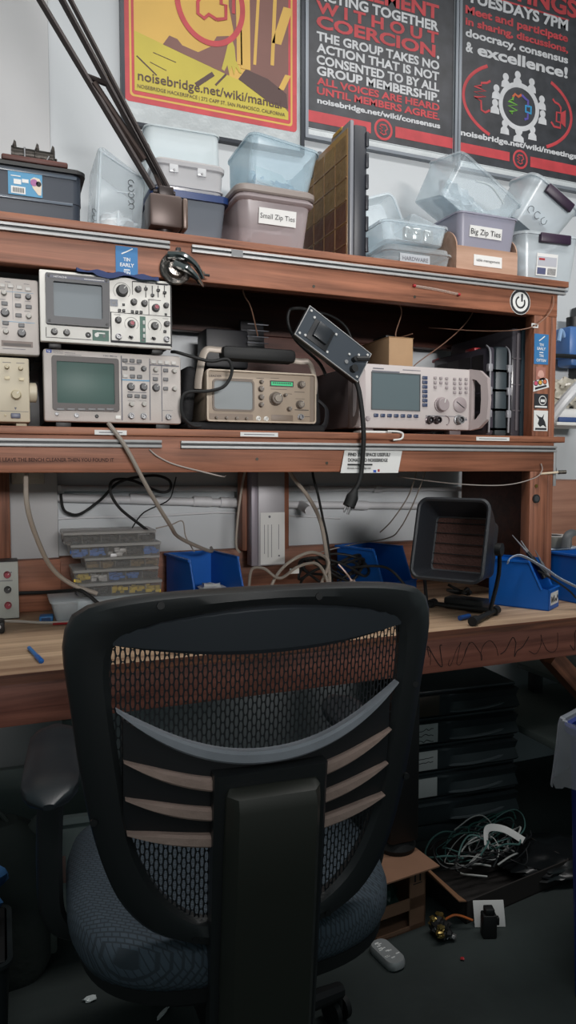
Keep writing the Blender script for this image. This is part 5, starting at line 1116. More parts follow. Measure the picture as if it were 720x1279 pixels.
cable('thin pale wire hanging from the shelf behind the fume hood', [(1.258, 2.0, 1.19), (1.258, 2.0, 1.157), (1.26, 2.05, 1.081), (1.229, 2.1, .999), (1.194, 2.12, .957)], .0022, cg, 'wire')
cable('thin pale wire trailing from the shelf along the backboard', [(1.298, 2.0, 1.19), (1.289, 2.0, 1.151), (1.279, 2.05, 1.054), (1.26, 2.1, .97), (1.214, 2.1, .939), (1.077, 2.1, .923), (.961, 2.1, .902)], .0022, cg, 'wire')
random.seed(17)
for k, (cx_, cy_, rad) in enumerate(((.95, 2.0, .08), (.965, 1.99, .07), (.98, 2.0, .06), (.955, 1.98, .085))):
    a0 = random.uniform(0, 6); n = 16
    pts = [(cx_ + rad*1.3*math.cos(a0+i*.55)*(1+.08*math.sin(i)), cy_ + rad*.5*math.sin(a0+i*.55), ZB + .05 + .075*abs(math.sin(.45*i+k)) + .006*k) for i in range(n)]
    cable(('black cable coil on the bench right of the middle post, loosest outer turn', 'black cable coil on the bench, tight inner turn', 'black cable coil on the bench nearest the blue bin', 'black cable coil on the bench, lowest turns')[k], pts, .0042, cb_)
cable('black lead stretching from the coil to the fume hood', [(1.0, 1.95, .87), (1.08, 1.88, .875), (1.11, 1.80, .82), (1.13, 1.76, .775)], .004, cb_)
m = M(); m.tube([(.93, 1.9, .89), (.95, 1.89, .865), (.965, 1.89, .845), (.975, 1.88, .82), (.985, 1.88, .80)], .003, 5); m.blob((.97, 1.885, .83), (.012, .01, .014), .4, 5, 2, sub=2); tag(m.put('bare_wire', mat('wire_copper', '#b59c92', .4, .3)), 'twisted pale bare wire in front of the black coil', 'wire')
m = M(); m.box((.80, 1.93, .873), (.03, .004, .016), .001, T=None); tag(m.put('cable_tag', paper), 'small white tag on the beige cables below the power strip', 'tag')

# cord with plug hanging from the tilted panel, other leads on the shelf
t = thing('plug_lead', 'black cord with a three pin plug hanging before the notice sheet', 'cord', (.877, 1.73, 1.06))
B = Vector((.877, 1.73, 1.06))
m = M(); m.tube([Vector(p)-B for p in ((.885, 1.742, 1.425), (.90, 1.728, 1.40), (.91, 1.722, 1.339), (.917, 1.722, 1.263), (.916, 1.728, 1.187), (.909, 1.728, 1.143), (.895, 1.73, 1.115))], .0065, 10); m.put('lead', blackrub, t)
m = M(); d = (Vector((.862, 1.73, 1.04)) - Vector((.895, 1.73, 1.115))).normalized(); P0 = Vector((.897, 1.73, 1.118))-B
m.tube([P0, P0+d*.012, P0+d*.022, P0+d*.05], lambda k: .008 + .009*min(1, k*1.5), 12, sm=2); m.put('plug', blackrub, t)
s_ = d.cross(Vector((0, 1, 0)))
m = M()
for o in (-.007, .007): m.box((0, 0, 0), (.002, .006, .02), .0005, T=Matrix.Translation(P0+d*.06+s_*o) @ d.to_track_quat('Z', 'Y').to_matrix().to_4x4())
m.cyl(P0+d*.05+Vector((0, -.007, 0)), P0+d*.072+Vector((0, -.007, 0)), .0024); m.put('prong', steel, t)
cable('black probe lead looping in front of the small taupe oscilloscope', [(.41, 1.80, 1.47), (.42, 1.78, 1.466), (.455, 1.765, 1.455), (.499, 1.755, 1.445), (.542, 1.75, 1.451), (.553, 1.75, 1.42), (.534, 1.75, 1.385), (.496, 1.755, 1.371), (.441, 1.76, 1.366), (.425, 1.76, 1.345), (.428, 1.76, 1.306), (.452, 1.762, 1.284), (.475, 1.765, 1.2825)], .0042, cb_)
cable('black lead curling round the left end of the tilted control panel', [(.80, 1.79, 1.595), (.775, 1.80, 1.606), (.751, 1.80, 1.606), (.735, 1.81, 1.60), (.732, 1.81, 1.566), (.752, 1.80, 1.52), (.81, 1.785, 1.465), (.835, 1.79, 1.43)], .0045, cb_)
cable('black lead arching over the top of the tilted control panel', [(.786, 1.80, 1.603), (.865, 1.83, 1.602), (.925, 1.85, 1.578), (.955, 1.85, 1.521)], .0035, cb_)
cable('brown wire hanging from the top shelf behind the black finned box', [(.60, 1.80, 1.66), (.613, 1.83, 1.637), (.657, 1.9, 1.619), (.705, 1.98, 1.56)], .002, wireb, 'wire')
cable('thin wire hanging down to the cardboard box', [(1.07, 1.80, 1.645), (1.12, 1.87, 1.635), (1.119, 1.9, 1.573), (1.14, 1.84, 1.572)], .0018, wireb, 'wire')
cable('thin wire slanting up from the signal generator to the top shelf', [(1.22, 1.98, 1.48), (1.241, 1.98, 1.507), (1.34, 1.95, 1.584), (1.38, 1.9, 1.641), (1.4, 1.88, 1.70)], .0018, wireb, 'wire')
m = M(); m.tube([(1.0, 1.738, 1.278), (1.03, 1.736, 1.2775), (1.045, 1.732, 1.272), (1.04, 1.73, 1.258), (1.015, 1.732, 1.254)], .0028, 6); m.b6(.92, 1.02, 1.748, 1.79, 1.2735, 1.2795, .001); tag(m.put('white_strip', white), 'white strip with a curled white end on the lower shelf edge above the notice', 'strip')
# ================================================================ office chair
chair = thing('office_chair', 'dark mesh-back office chair standing in front of the workbench', 'chair', (.358, 1.197, 0), R(-4))
def yb(x, z): return -.25 - .12*(z-.5) + .8*x*x
def full(h): return [(x, z) for x, z in h] + [(-x, z) for x, z in h[::-1] if abs(x) > 1e-6]
O_ = full([(0, 1.021), (.12, 1.018), (.2, 1.009), (.248, .995), (.267, .968), (.271, .93), (.263, .86), (.251, .76), (.233, .66), (.206, .58), (.166, .53), (.12, .508), (.08, .498), (0, .493)])
I_ = full([(0, .994), (.1, .985), (.17, .968), (.205, .946), (.212, .915), (.21, .866), (.198, .765), (.182, .66), (.147, .585), (.105, .545), (.07, .533), (0, .531)])
def dense(p): return [(v.x, v.z) for v in catmull([(x, 0, z) for x, z in p], 8, True)]
def by_angle(p, n=96, c=(0, .76)):
    p = dense(p); o = []
    for k in range(n):
        a = 2*math.pi*k/n; d = (math.sin(a), math.cos(a)); best = None
        for i in range(len(p)):
            q, r = p[i], p[(i+1) % len(p)]
            ex, ez = r[0]-q[0], r[1]-q[1]; den = d[0]*ez - d[1]*ex
            if abs(den) < 1e-12: continue
            t = ((q[0]-c[0])*ez - (q[1]-c[1])*ex)/den; s = ((q[0]-c[0])*d[1] - (q[1]-c[1])*d[0])/den
            if t > 0 and -1e-6 <= s <= 1+1e-6 and (best is None or t > best): best = t
        o.append((c[0]+d[0]*best, c[1]+d[1]*best))
    return o
OA, IA = by_angle(O_), by_angle(I_)
chairm = mat('chair_plastic', '#1f2122', .42, bump=.03, bscale=500)
m = M(); sec = [(0, .004), (.04, -.010), (.16, -.017), (.5, -.019), (.85, -.013), (1, -.004), (1, .008), (.85, .014), (.2, .016), (.03, .012)]
m.ring([[(o[0]+(i[0]-o[0])*k, yb(o[0]+(i[0]-o[0])*k, o[1]+(i[1]-o[1])*k)+dy, o[1]+(i[1]-o[1])*k) for o, i in zip(OA, IA)] for k, dy in sec], loop=True)
m.put('back_frame', chairm, chair)
def half_in(z):
    xs = []; p = IA
    for i in range(len(p)):
        q, r = p[i], p[(i+1) % len(p)]
        if (q[1]-z)*(r[1]-z) <= 0 and q[1] != r[1]: xs.append(abs(q[0]+(r[0]-q[0])*(z-q[1])/(r[1]-q[1])))
    return max(xs) if xs else 0
def low(x): return .928 + .017*(abs(x)/.2)**2
# woven mesh sheet
mm = bpy.data.materials.new('chair_mesh'); mm.use_nodes = True; nt = mm.node_tree; b = nt.nodes['Principled BSDF']; b.inputs['Base Color'].default_value = lin('#1b1d20'); b.inputs['Roughness'].default_value = .5
tc = nt.nodes.new('ShaderNodeTexCoord'); sp = nt.nodes.new('ShaderNodeSeparateXYZ'); cb = nt.nodes.new('ShaderNodeCombineXYZ')
nt.links.new(tc.outputs['Object'], sp.inputs[0]); nt.links.new(sp.outputs['Z'], cb.inputs['X']); nt.links.new(sp.outputs['X'], cb.inputs['Y'])
def mth(op, a, b_=None, c=None):
    n = nt.nodes.new('ShaderNodeMath'); n.operation = op
    for k, v in enumerate((a, b_, c)):
        if v is None: continue
        if isinstance(v, (int, float)): n.inputs[k].default_value = v
        else: nt.links.new(v, n.inputs[k])
    return n.outputs[0]
u_ = mth('DIVIDE', sp.outputs['X'], .0062); col = mth('FLOOR', u_); par = mth('FLOORED_MODULO', col, 2.0)
v_ = mth('MULTIPLY_ADD', par, .5, mth('DIVIDE', sp.outputs['Z'], .0165))
fu = mth('DIVIDE', mth('SUBTRACT', mth('FRACT', u_), .5), .36); fv = mth('DIVIDE', mth('SUBTRACT', mth('FRACT', v_), .5), .46)
rad = mth('ADD', mth('POWER', mth('ABSOLUTE', fu), 2.0), mth('POWER', mth('ABSOLUTE', fv), 2.6))
thread = mth('GREATER_THAN', rad, 1.0)
tr = nt.nodes.new('ShaderNodeBsdfTransparent'); mx = nt.nodes.new('ShaderNodeMixShader'); nt.links.new(thread, mx.inputs['Fac'])
nt.links.new(tr.outputs[0], mx.inputs[1]); nt.links.new(b.outputs[0], mx.inputs[2]); nt.links.new(mx.outputs[0], nt.nodes['Material Output'].inputs['Surface'])
m = M(); rows = []; NZ, NX = 46, 20
for j in range(NZ+1):
    z = .531 + (.945-.531)*j/NZ; w_ = half_in(z) + .003
    rows.append([((-1+2*i/NX)*w_, yb((-1+2*i/NX)*w_, z)-.004, z) for i in range(NX+1)])
m.ring(rows, cap=False, closed=False); m.put('mesh_panel', mm, chair)
m = M(); f_, k_ = [], []
for i in range(41):
    x = -.208 + .416*i/40
    zu = max(z for xx, z in ((a[0], a[1]) for a in IA if abs(a[0]-x) < .02)) + .002; zl = min(low(x), zu-.004)
    r = []
    for k, dy in ((0, .012), (0, -.004), (.1, -.010), (.9, -.010), (1, -.004), (1, .012)):
        z = zl + (zu-zl)*k; r.append((x, yb(x, z)+dy, z))
    f_.append(r)
m.ring(f_); m.put('headrest_panel', mat('headrest_plastic', '#2f3338', .35), chair)
# lumbar pad and its ribs
def ul(x, zc, k): return zc + k*(abs(x)/.2)**2.1
m = M(); rr_ = []
for i in range(33):
    x = -.196 + .392*i/32
    rr_.append([(x, yb(x, ul(x, z, k))+dy, ul(x, z, k)) for z, k, dy in ((.655, .02, .010), (.655, .02, -.008), (.70, .035, -.012), (.74, .055, -.012), (.775, .072, -.008), (.775, .072, .010))])
m.ring(rr_); m.put('lumbar_pad', mat('lumbar_black', '#17181b', .6), chair)
foam = mat('lumbar_foam', '#a58c81', .8, bump=.3, bscale=60, var=.12, vscale=20)
def rib(name, zc, k, hw, t, m_, y=-.015):
    m = M(); q = []
    for i in range(33):
        x = -hw + 2*hw*i/32; z = ul(x, zc, k); e = max(.1, 1-(abs(x)/hw)**6); q.append([(x, yb(x, z)+y+dy, z+dz*t*e) for dz, dy in ((-.5, .012), (-.5, .0), (-.3, -.004), (.3, -.004), (.5, .0), (.5, .012))])
    m.ring(q); return m.put(name, m_, chair)
rib('lumbar_rim', .782, .074, .205, .018, mat('lumbar_rim', '#8f9299', .55, var=.1, vscale=25), -.017)
rib('lumbar_rib', .742, .048, .196, .019, foam, -.018); rib('lumbar_rib', .70, .036, .194, .019, foam, -.018); rib('lumbar_rib', .662, .022, .192, .018, foam, -.018)
# spine
m = M()
m.ring([[(x, yb(0, z)+dy, z) for x, dy in ((-.081, .0), (-.081, -.026), (-.076, -.032), (.076, -.032), (.081, -.026), (.081, 0))] for z in (.34, .5, .66, .758, .768)]); m.put('spine_plate', chairm, chair)
m = M(); q = []
for z, s, d in ((.33, 1.0, 1), (.4, 1, 1), (.6, .985, 1), (.725, .97, 1), (.742, .96, .75), (.75, .9, .2)):
    q.append([(x*s, yb(0, z)-.03-dy*d, z) for x, dy in ((-.0695, 0), (-.0685, .012), (-.056, .034), (.056, .034), (.0685, .012), (.0695, 0))])
m.ring(q); m.put('spine_column', mat('spine_plastic', '#2a2b25', .45, bump=.03, bscale=500), chair)
m = M(); m.tube([(0, yb(0, .35)-.03, .35), (0, -.22, .33), (0, -.1, .345), (0, .05, .36)], .03, 10, flat=.06); m.put('spine_bracket', chairm, chair)
for x, z in ((-.235, .70), (.235, .70), (.06, 1.006), (-.15, 1.003), (.10, .515), (-.10, .515), (.24, .85)): M().cyl((x, yb(x, z)-.0165, z), (x, yb(x, z)-.021, z), .005, seg=12).put('screw_cap', black, chair)
# seat
def sup(hw, hd, n=64, e=3.0, cy=0): return [(hw*math.copysign(abs(math.cos(a))**(2/e), math.cos(a)), cy+hd*math.copysign(abs(math.sin(a))**(2/e), math.sin(a))) for a in (2*math.pi*k/n for k in range(n))]
fab = bpy.data.materials.new('seat_fabric'); fab.use_nodes = True; nt = fab.node_tree; b = nt.nodes['Principled BSDF']; b.inputs['Roughness'].default_value = .9
tc = nt.nodes.new('ShaderNodeTexCoord'); mp = nt.nodes.new('ShaderNodeMapping'); mp.inputs['Rotation'].default_value = (R(38), R(24), R(35)); nt.links.new(tc.outputs['Object'], mp.inputs['Vector'])
ck = nt.nodes.new('ShaderNodeTexBrick'); ck.inputs['Scale'].default_value = 1; ck.inputs['Brick Width'].default_value = .011; ck.inputs['Row Height'].default_value = .0056; ck.inputs['Mortar Size'].default_value = .0013; ck.inputs['Mortar Smooth'].default_value = .6
ck.inputs['Color1'].default_value = lin('#414c56'); ck.inputs['Color2'].default_value = lin('#3b4650'); ck.inputs['Mortar'].default_value = lin('#2b333a')
nt.links.new(mp.outputs[0], ck.inputs['Vector']); nt.links.new(ck.outputs['Color'], b.inputs['Base Color'])
bp = nt.nodes.new('ShaderNodeBump'); bp.inputs['Strength'].default_value = .2; bp.inputs['Distance'].default_value = .002; bp.invert = True; nt.links.new(ck.outputs['Fac'], bp.inputs['Height']); nt.links.new(bp.outputs[0], b.inputs['Normal'])
m = M(); m.ring([[(x, y, z - .022*max(0, y/.26)**3) for x, y in sup(.272*k, .262*k, cy=.004)] for k, z in ((.97, .425), (1.0, .445), (1.0, .468), (.975, .488), (.9, .499), (.7, .503), (.4, .500), (.05, .498))]); m.put('seat', fab, chair, ang=1.2)
m = M(); m.ring([[(x, y, z) for x, y in sup(.262*k, .256*k)] for k, z in ((.6, .36), (.85, .378), (.99, .41), (1.0, .432))]); m.put('seat_shell', blackrub, chair)
# arms
padm = mat('arm_pad', '#23282c', .32)
for s in (-1, 1):
    m = M(); q = []
    for k in range(13):
        u = k/12; y = -.085 + .27*u; w_ = .047*(1-(2*u-1)**8*.25); cx = s*(.295 - .012*u); zc = .672 + .012*max(0, u-.7)*4 - .006*(1-u)**3*3
        e = max(.25, 1-abs(2*u-1)**8)
        q.append([(cx + w_*e*math.cos(a), y, zc + (.017 if math.sin(a) > 0 else .022)*e*math.copysign(abs(math.sin(a))**.7, math.sin(a))) for a in (2*math.pi*i/20 for i in range(20))])
    m.ring(q); m.put('armrest_pad', padm, chair)
    m = M(); m.tube([(s*.292, .02, .66), (s*.296, .02, .58), (s*.298, .015, .5), (s*.292, .01, .42), (s*.25, .01, .385), (s*.12, .01, .372)], .015, 10, flat=.027); m.put('armrest_post', chairm, chair)
# gas column, five-star base, casters
m = M(); m.cyl((0, 0, .10), (0, 0, .24), .028, seg=20); m.cyl((0, 0, .24), (0, 0, .37), .016, seg=16); m.b6(-.08, .08, -.1, .12, .345, .375, .01); m.put('gas_column', black, chair)
for k in range(5):
    a = R(23 + 72*k); d = Vector((math.cos(a), math.sin(a), 0))
    m = M(); m.tube([d*.01+Vector((0, 0, .115)), d*.15+Vector((0, 0, .105)), d*.3+Vector((0, 0, .075))], lambda t: .026-.010*t, 10); g = m.put('base_leg', black, chair)
    n = Vector((-d.y, d.x, 0)); c = d*.3 + Vector((0, 0, .028)) + n*.01
    m = M()
    for o in (-.02, .008): m.cyl(c + d*o, c + d*(o+.012), .027, seg=20)
    m.cyl(d*.3+Vector((0, 0, .03)), d*.3+Vector((0, 0, .08)), .006); m.put('caster', blackrub, chair)
# ================================================================ under the bench
bkp = mat('drawer_black', '#363e41', .38); bkp2 = mat('drawer_teal', '#2b646b', .45)
def drawer(label, z, dx, lab, teal=False, brown=False):
    t = thing('stacking_drawer', label, 'drawer', (1.345+dx, 1.84, z), R(-4), 'black stacking drawers under the bench')
    w, h, d = .385, .086, .30
    m = M(); m.b6(-w/2, w/2, .02, d, 0, h, .006); m.b6(-w/2-.006, w/2+.006, .012, d, h-.012, h-.001, .004); m.put('shell', bkp, t)
    # bowed front with a scooped grip
    m = M(); q = []
    for i in range(25):
        x = -w/2 + w*i/24; u = (x-.05)/.2; bow = .022*max(0, 1-abs(u-.35)**2.2); 
        q.append([(x, .018, .006), (x, .004-bow*.4, .006), (x, .0-bow, .018), (x, .004-bow*.2, .045), (x, .0-bow*.5, .066), (x, .006-bow, .072), (x, .018, .074)])
    m.ring(q); m.put('drawer_front', bkp, t)
    m = M(); q = []
    for i in range(17):
        x = -.06 + .22*i/16; u = i/16; q.append([(x, -.024*math.sin(math.pi*u)**.7+dy, .018+.012*u+dz) for dy, dz in ((.004, -.004), (-.002, -.002), (-.002, .002), (.004, .004))])
    m.ring(q); m.put('grip', mat('grip_highlight', '#6b7275', .35), t)  # grip colour lightened to stand for highlights on the dark drawer front
    if lab:
        m = M(); m.b6(-.17, -.095, -.004, -.001, .012, .072, .001)
        random.seed(int(z*1000))
        for zz in ((.055, .037, .02) if lab == 1 else (.05, .035) if lab == 2 else ()): m.tube([(-.162+k*.0085, -.0046, zz+random.uniform(-.004, .004)) for k in range(7)], .0011, 4, 1, sm=4, flat=.0004)
        m.put('label', [paper, ink], t, 'white paper label')
    if brown: M().b6(-.172, -.09, -.004, -.001, .01, .074, .002).put('label_window', mat('window_brown', '#4a4034', .5), t)
    if teal: M().b6(w/2-.002, w/2+.008, .03, .28, .01, h-.014, .002).put('side_panel', bkp2, t)
labs = [('lowest black stacking drawer, unlabelled', 0, 0), ('black stacking drawer with a blank white label', 3, 0), ('black stacking drawer with a two-line white label and teal side', 2, 1), ('black stacking drawer with a three-line white label and teal side', 1, 1), ('topmost black stacking drawer with a brown label window', 0, 0)]
for k, (l, lb, te) in enumerate(labs): drawer(l, .0505+.0865*k, .0 if k > 0 else .008, lb, te, k == 4)
M_ = M(); M_.b6(1.17, 1.55, 1.86, 2.13, 0, .05, .004); tag(M_.put('drawer_base', bkp), 'black plinth below the stacking drawers', 'plinth')
# cardboard box with cut-outs in front of the stack
cbm = mat('carton', '#8a6650', .85, var=.08, vscale=12)
t = thing('carton', 'cardboard carton with cut-out openings on the floor beside the chair', 'carton', (.94, 1.50, 0), R(6))
m = M(); 
m.b6(-.10, .045, 0, .004, .0, .012); m.b6(.0, .05, 0, .004, 0, .165); m.b6(-.13, .05, 0, .004, .15, .165); m.b6(-.13, .05, 0, .004, .055, .085); m.b6(-.13, -.115, 0, .004, 0, .165)
m.b6(.046, .05, 0, .22, 0, .165); m.b6(-.13, -.126, 0, .22, 0, .165); m.b6(-.13, .05, .216, .22, 0, .165); m.b6(-.13, .05, 0, .22, 0, .004); m.put('walls', cbm, t, smooth=False)
m = M(); m.b6(-.14, .07, -.03, .1, .1655, .169); m.put('flap', cbm, t)
m = M(); 
for x in (.014, .03): m.b6(x, x+.004, -.0008, 0, .125, .148); m.prism([(x-.002, .148), (x+.006, .148), (x+.002, .154)], -.0008, 0)
m.b6(.01, .038, -.0008, 0, .119, .121); m.put('up_arrow_mark', ink, t)
m = M(); m.blob((-.05, .1, .06), (.06, .08, .05), .2, 4, 5); m.put('contents', mat('green_cable', '#22403a', .5), t)
t = thing('black_speaker', 'tall black object standing on the cut-out carton', 'box', (.955, 1.60, .1695)); m = M(); m.b6(-.045, .045, -.05, .06, .03, .48, .012); m.put('body', black, t); m = M(); m.lathe([(.052, 0), (.055, .012), (.046, .03), (.03, .036)], 24); m.put('foot', blackrub, t)
# open tray box of tangled cables
t = thing('open_carton', 'flat open cardboard box lined with black plastic beside the drawers', 'carton', (1.27, 1.625, 0), R(8))
m = M(); m.b6(-.2, .2, -.13, .13, 0, .004); m.b6(-.2, .2, -.13, -.126, 0, .06); m.b6(-.2, .2, .126, .13, 0, .06); m.b6(-.2, -.196, -.13, .13, 0, .06); m.b6(.196, .2, -.13, .13, 0, .06); m.put('walls', mat('carton_dark', '#2a2624', .8), t, smooth=False)
m = M(); m.add([(-.2, -.13, .06), (-.2, .13, .06), (-.30, .15, .19), (-.245, -.15, .085), (-.2, -.13, .063), (-.2, .13, .063), (-.30, .15, .193), (-.245, -.15, .088)], [[0,1,2,3],[7,6,5,4],[0,3,7,4],[3,2,6,7],[2,1,5,6],[1,0,4,5]]); m.put('flap', mat('carton_tan', '#8a6347', .85), t)
m = M(); m.blob((.2, -.06, .035), (.16, .10, .028), .14, 3, 7, sub=4); m.put('plastic_liner', mat('liner_black', '#16191b', .3), t)
m = M(); random.seed(23)
mats_c = [mat('wire_teal', '#456a66', .5), mat('wire_black', '#15171a', .5), mat('wire_white', '#a9aba8', .5), mat('wire_green', '#2f5a52', .5)]
for k in range(34):
    cx_, cy_ = random.uniform(-.08, .1), random.uniform(-.05, .06); r1, r2 = random.uniform(.04, .11), random.uniform(.03, .07); a0 = random.uniform(0, 6); tl = random.uniform(-.5, .5); z_ = random.uniform(.05, .10); L = random.randint(8, 14)
    m.tube([(cx_+r1*math.cos(a0+i*.5), cy_+r2*math.sin(a0+i*.5), z_+.05*math.sin(a0+i*.5+tl*3)*tl+.01*math.sin(i*1.3)) for i in range(L)], random.choice((.0014, .002, .0026)), 6, random.choice((0, 0, 1, 1, 1, 2, 3)), sm=5)
o = m.put('tangled_cables', mats_c); o.location = (1.25, 1.625, .02); o.rotation_euler = (0, 0, R(8)); tag(o, 'tangle of teal, black and white cables in the open carton', 'cables', kind='stuff')
m = M(); m.tube([(-.04, -.02, 0), (0, .03, .02), (.05, .02, .015), (.08, -.03, 0)], .002, 6, flat=.011); o = m.put('ribbon_cable', paper); o.location = (1.27, 1.59, .125); tag(o, 'white flat ribbon cable arched over the cable tangle', 'cable')
m = M(); m.box((0, 0, .032), (.08, .003, .062), .001, T=TR(rx=-20)); o = m.put('white_card', paper); o.location = (1.14, 1.435, 0); o.rotation_euler = (0, 0, R(-20)); tag(o, 'white card leaning on the floor before the open carton', 'card')
t = thing('plug_adapter', 'black plug adapter standing before the white card', 'adapter', (1.115, 1.41, 0), R(-20)); m = M(); m.b6(-.018, .018, -.014, .014, 0, .06, .004); m.put('body', black, t); m = M(); m.b6(-.012, .012, -.012, .012, .06, .075, .003); m.b6(.016, .026, -.006, .006, .03, .05, .002); m.put('head', black, t)
m = M(); m.tube([(1.02, 1.475, .02), (1.05, 1.46, .04), (1.092, 1.445, .025)], .003, 6); tag(m.put('orange_wire', mat('wire_orange', '#b5622f', .5)), 'short orange wire on the floor by the plug adapter', 'wire')
random.seed(31); m = M()
for k in range(12): m.blob((random.uniform(-.02, .02), random.uniform(-.03, .03), .008+random.uniform(0, .05)), (.009, .008, .006), .4, 4, k, random.choice((0, 1)), sub=2)
m.blob((0, 0, .02), (.024, .028, .022), .3, 3, 3, 2); o = m.put('foil_scraps', [mat('gold_foil', '#9a844e', .3, .8), mat('silver_foil', '#a5a5a5', .3, .8), blackrub]); o.location = (1.0, 1.45, .004); tag(o, 'crumple of gold and silver foil scraps on a black clump on the floor', 'scraps', kind='stuff')
t = thing('remote_control', 'silver remote control with white marks lying on the floor by the seat', 'remote control', (.835, 1.43, .012), R(8))
m = M(); m.ring([[(x*k, y*k, z) for x, y in rrect(.05, .098, .02)] for k, z in ((.9, -.012), (1, -.006), (1, .004), (.93, .010))]); m.put('body', mat('remote_silver', '#9c9fa0', .35, .3), t)
m = M(); random.seed(8)
for k in range(14): m.box((random.uniform(-.015, .015), random.uniform(-.034, .034), .0108), (.011, .003, .0015), .0005, T=TR())
m.put('marks', paper, t)
# low grey platform, pot and blue bin at right
slabm = mat('platform_grey', '#7d8580', .7, var=.1, vscale=5)
t = thing('low_platform', 'grey two-step platform under the right end of the bench', 'platform', (1.9, 1.9, 0))
m = M(); m.slab([(-.305, -.48), (.3, -.48), (.3, .3), (-.305, .3)], .29, .315, bev=.004); m.put('lower_step', slabm, t)
m = M(); m.slab([(-.05, -.42), (.3, -.42), (.3, .3), (-.05, .3)], .40, .42, bev=.004); m.put('upper_step', slabm, t)
for x, y in ((-.28, -.42), (-.28, .25), (.25, -.42), (.25, .25)): M().b6(x-.02, x+.02, y-.02, y+.02, 0, .29, .003).put('leg', darkgrey, t)
for x, y in ((0, -.38), (0, .25), (.26, -.38), (.26, .25)): M().b6(x-.02, x+.02, y-.02, y+.02, .315, .40, .003).put('post', darkgrey, t)
t = thing('blue_crate', 'blue bin draped with clear bag at the lower right picture edge', 'bin', (1.388, 1.09, 0), R(22))
m = M(); m.tub(.42, .36, .62, .9, .03, .004, .012); m.put('body', mat('crate_blue', '#1b2f78', .4), t)
m = M(); q = []
N_ = 56; base = rrect(.452, .392, .036, 13)
random.seed(4); N_ = len(base)
ph = [random.uniform(0, 6) for _ in range(6)]
def wob(k, s): return sum(math.sin(k*f*2*math.pi/N_ + ph[i]*s)/(i+1.5) for i, f in enumerate((3, 7, 11, 17)))
for off, z_ in ((-.03, .60), (-.018, .628), (.0, .632), (.006, .618), (.012, .57), (.02, .53), (.028, .49)):
    q.append([(x*(1+off*2.2)+.004*wob(k, z_), y*(1+off*2.2)+.004*wob(k+2, z_), z_-.012*wob(k, 1)*(z_ < .55)) for k, (x, y) in enumerate(base)])
m.ring(q, cap=False); m.put('clear_bag', plastic('bag_clear', '#c6cad0', .2, .18, '#e8e8f0', .5), t)
t = thing('black_pot', 'black pot with an orange object on the right platform', 'pot', (1.90, 1.76, .4205)); m = M(); m.lathe([(.05, 0), (.07, .01), (.085, .08), (.09, .1), (.082, .1), (.07, .02), (.001, .015)], 28); m.put('body', black, t); m = M(); m.blob((.02, -.02, .11), (.035, .03, .03), .15, 3, 4); m.put('orange_top', mat('pot_orange', '#b4552c', .5), t)
# left: tub, rucksack, blue bag
t = thing('floor_tub', 'large grey plastic tub on the floor under the left of the bench', 'tub', (.05, 2.01, 0), R(-6))
m = M(); m.tub(.5, .34, .30, .86, .06, .005, .014); m.put('body', mat('tub_grey', '#98a19e', .5), t)
m = M(); m.b6(.19, .2, -.174, -.168, .13, .2, .002); m.put('tag', mat('tag_pink', '#8d6f68', .7), t, loc=(-.1, -.006, 0))
t = thing('rucksack', 'dark grey rucksack leaning on the floor behind the armrest', 'rucksack', (-.03, 1.735, 0), R(6))
m = M(); m.ring([[(x*k, y*k2, z) for x, y in rrect(.24, .18, .07, 6)] for k, k2, z in ((.85, .9, 0), (1, 1, .04), (1.02, 1, .16), (.95, .9, .27), (.75, .7, .33), (.4, .35, .36))]); m.put('body', mat('ruck_grey', '#2e3431', .85, bump=.3, bscale=30), t)
m = M(); m.tube([(.06, -.02, .31), (.10, -.03, .36), (.13, -.02, .34), (.12, -.03, .28)], .006, 8, flat=.016); m.tube([(.03, .0, .35), (.0, .0, .39), (-.04, .0, .36)], .006, 8, flat=.012); m.put('strap', mat('ruck_strap', '#3a403d', .8), t)
m = M(); m.b6(.104, .125, -.06, .05, .04, .1, .008); m.put('pocket', mat('ruck_pocket', '#454b46', .8), t)
t = thing('blue_bag', 'blue cloth bag lying on the dark crate at the left edge', 'bag', (-.125, 1.515, .25)); m = M(); m.blob((0, 0, .085), (.105, .07, .085), .18, 2.5, 3, sub=4); m.put('body', mat('bag_blue', '#1f4d78', .8, bump=.3, bscale=20), t); m = M(); m.tube([(-.02, -.02, .15), (0, -.02, .20), (.03, -.02, .15)], .006, 8, flat=.012); m.put('handle', mat('bag_blue2', '#16324f', .8), t)
# small litter on the floor at the left
random.seed(44)
for k, (x, y, l) in enumerate(((.16, 1.56, 'scrap of clear film on the floor left of the seat'), (.30, 1.46, 'bright paper sliver on the floor below the seat'), (1.0, 1.36, 'tiny red scrap on the floor right of the chair'))):
    m = M(); m.blob((0, 0, .004), (.02, .004, .003) if k == 1 else (.014, .008, .004) if k == 0 else (.005, .004, .002), .5, 5, k, sub=2); o = m.put('litter', [plastic('film', '#dfe6e6', .6, .1), paper, red][k]); o.location = (x, y, .001); o.rotation_euler = (0, 0, R(40*k)); tag(o, l, 'litter')

t = thing('floor_crate', 'dark plastic crate on the floor under the blue cloth bag', 'crate', (-.13, 1.51, 0)); m = M(); m.tub(.25, .2, .232, .92, .02, .004, .006); m.put('body', mat('crate_dark', '#1a2022', .5), t); m = M(); m.b6(-.117, .117, -.092, .092, .226, .2335, .002); m.put('lid', black, t)
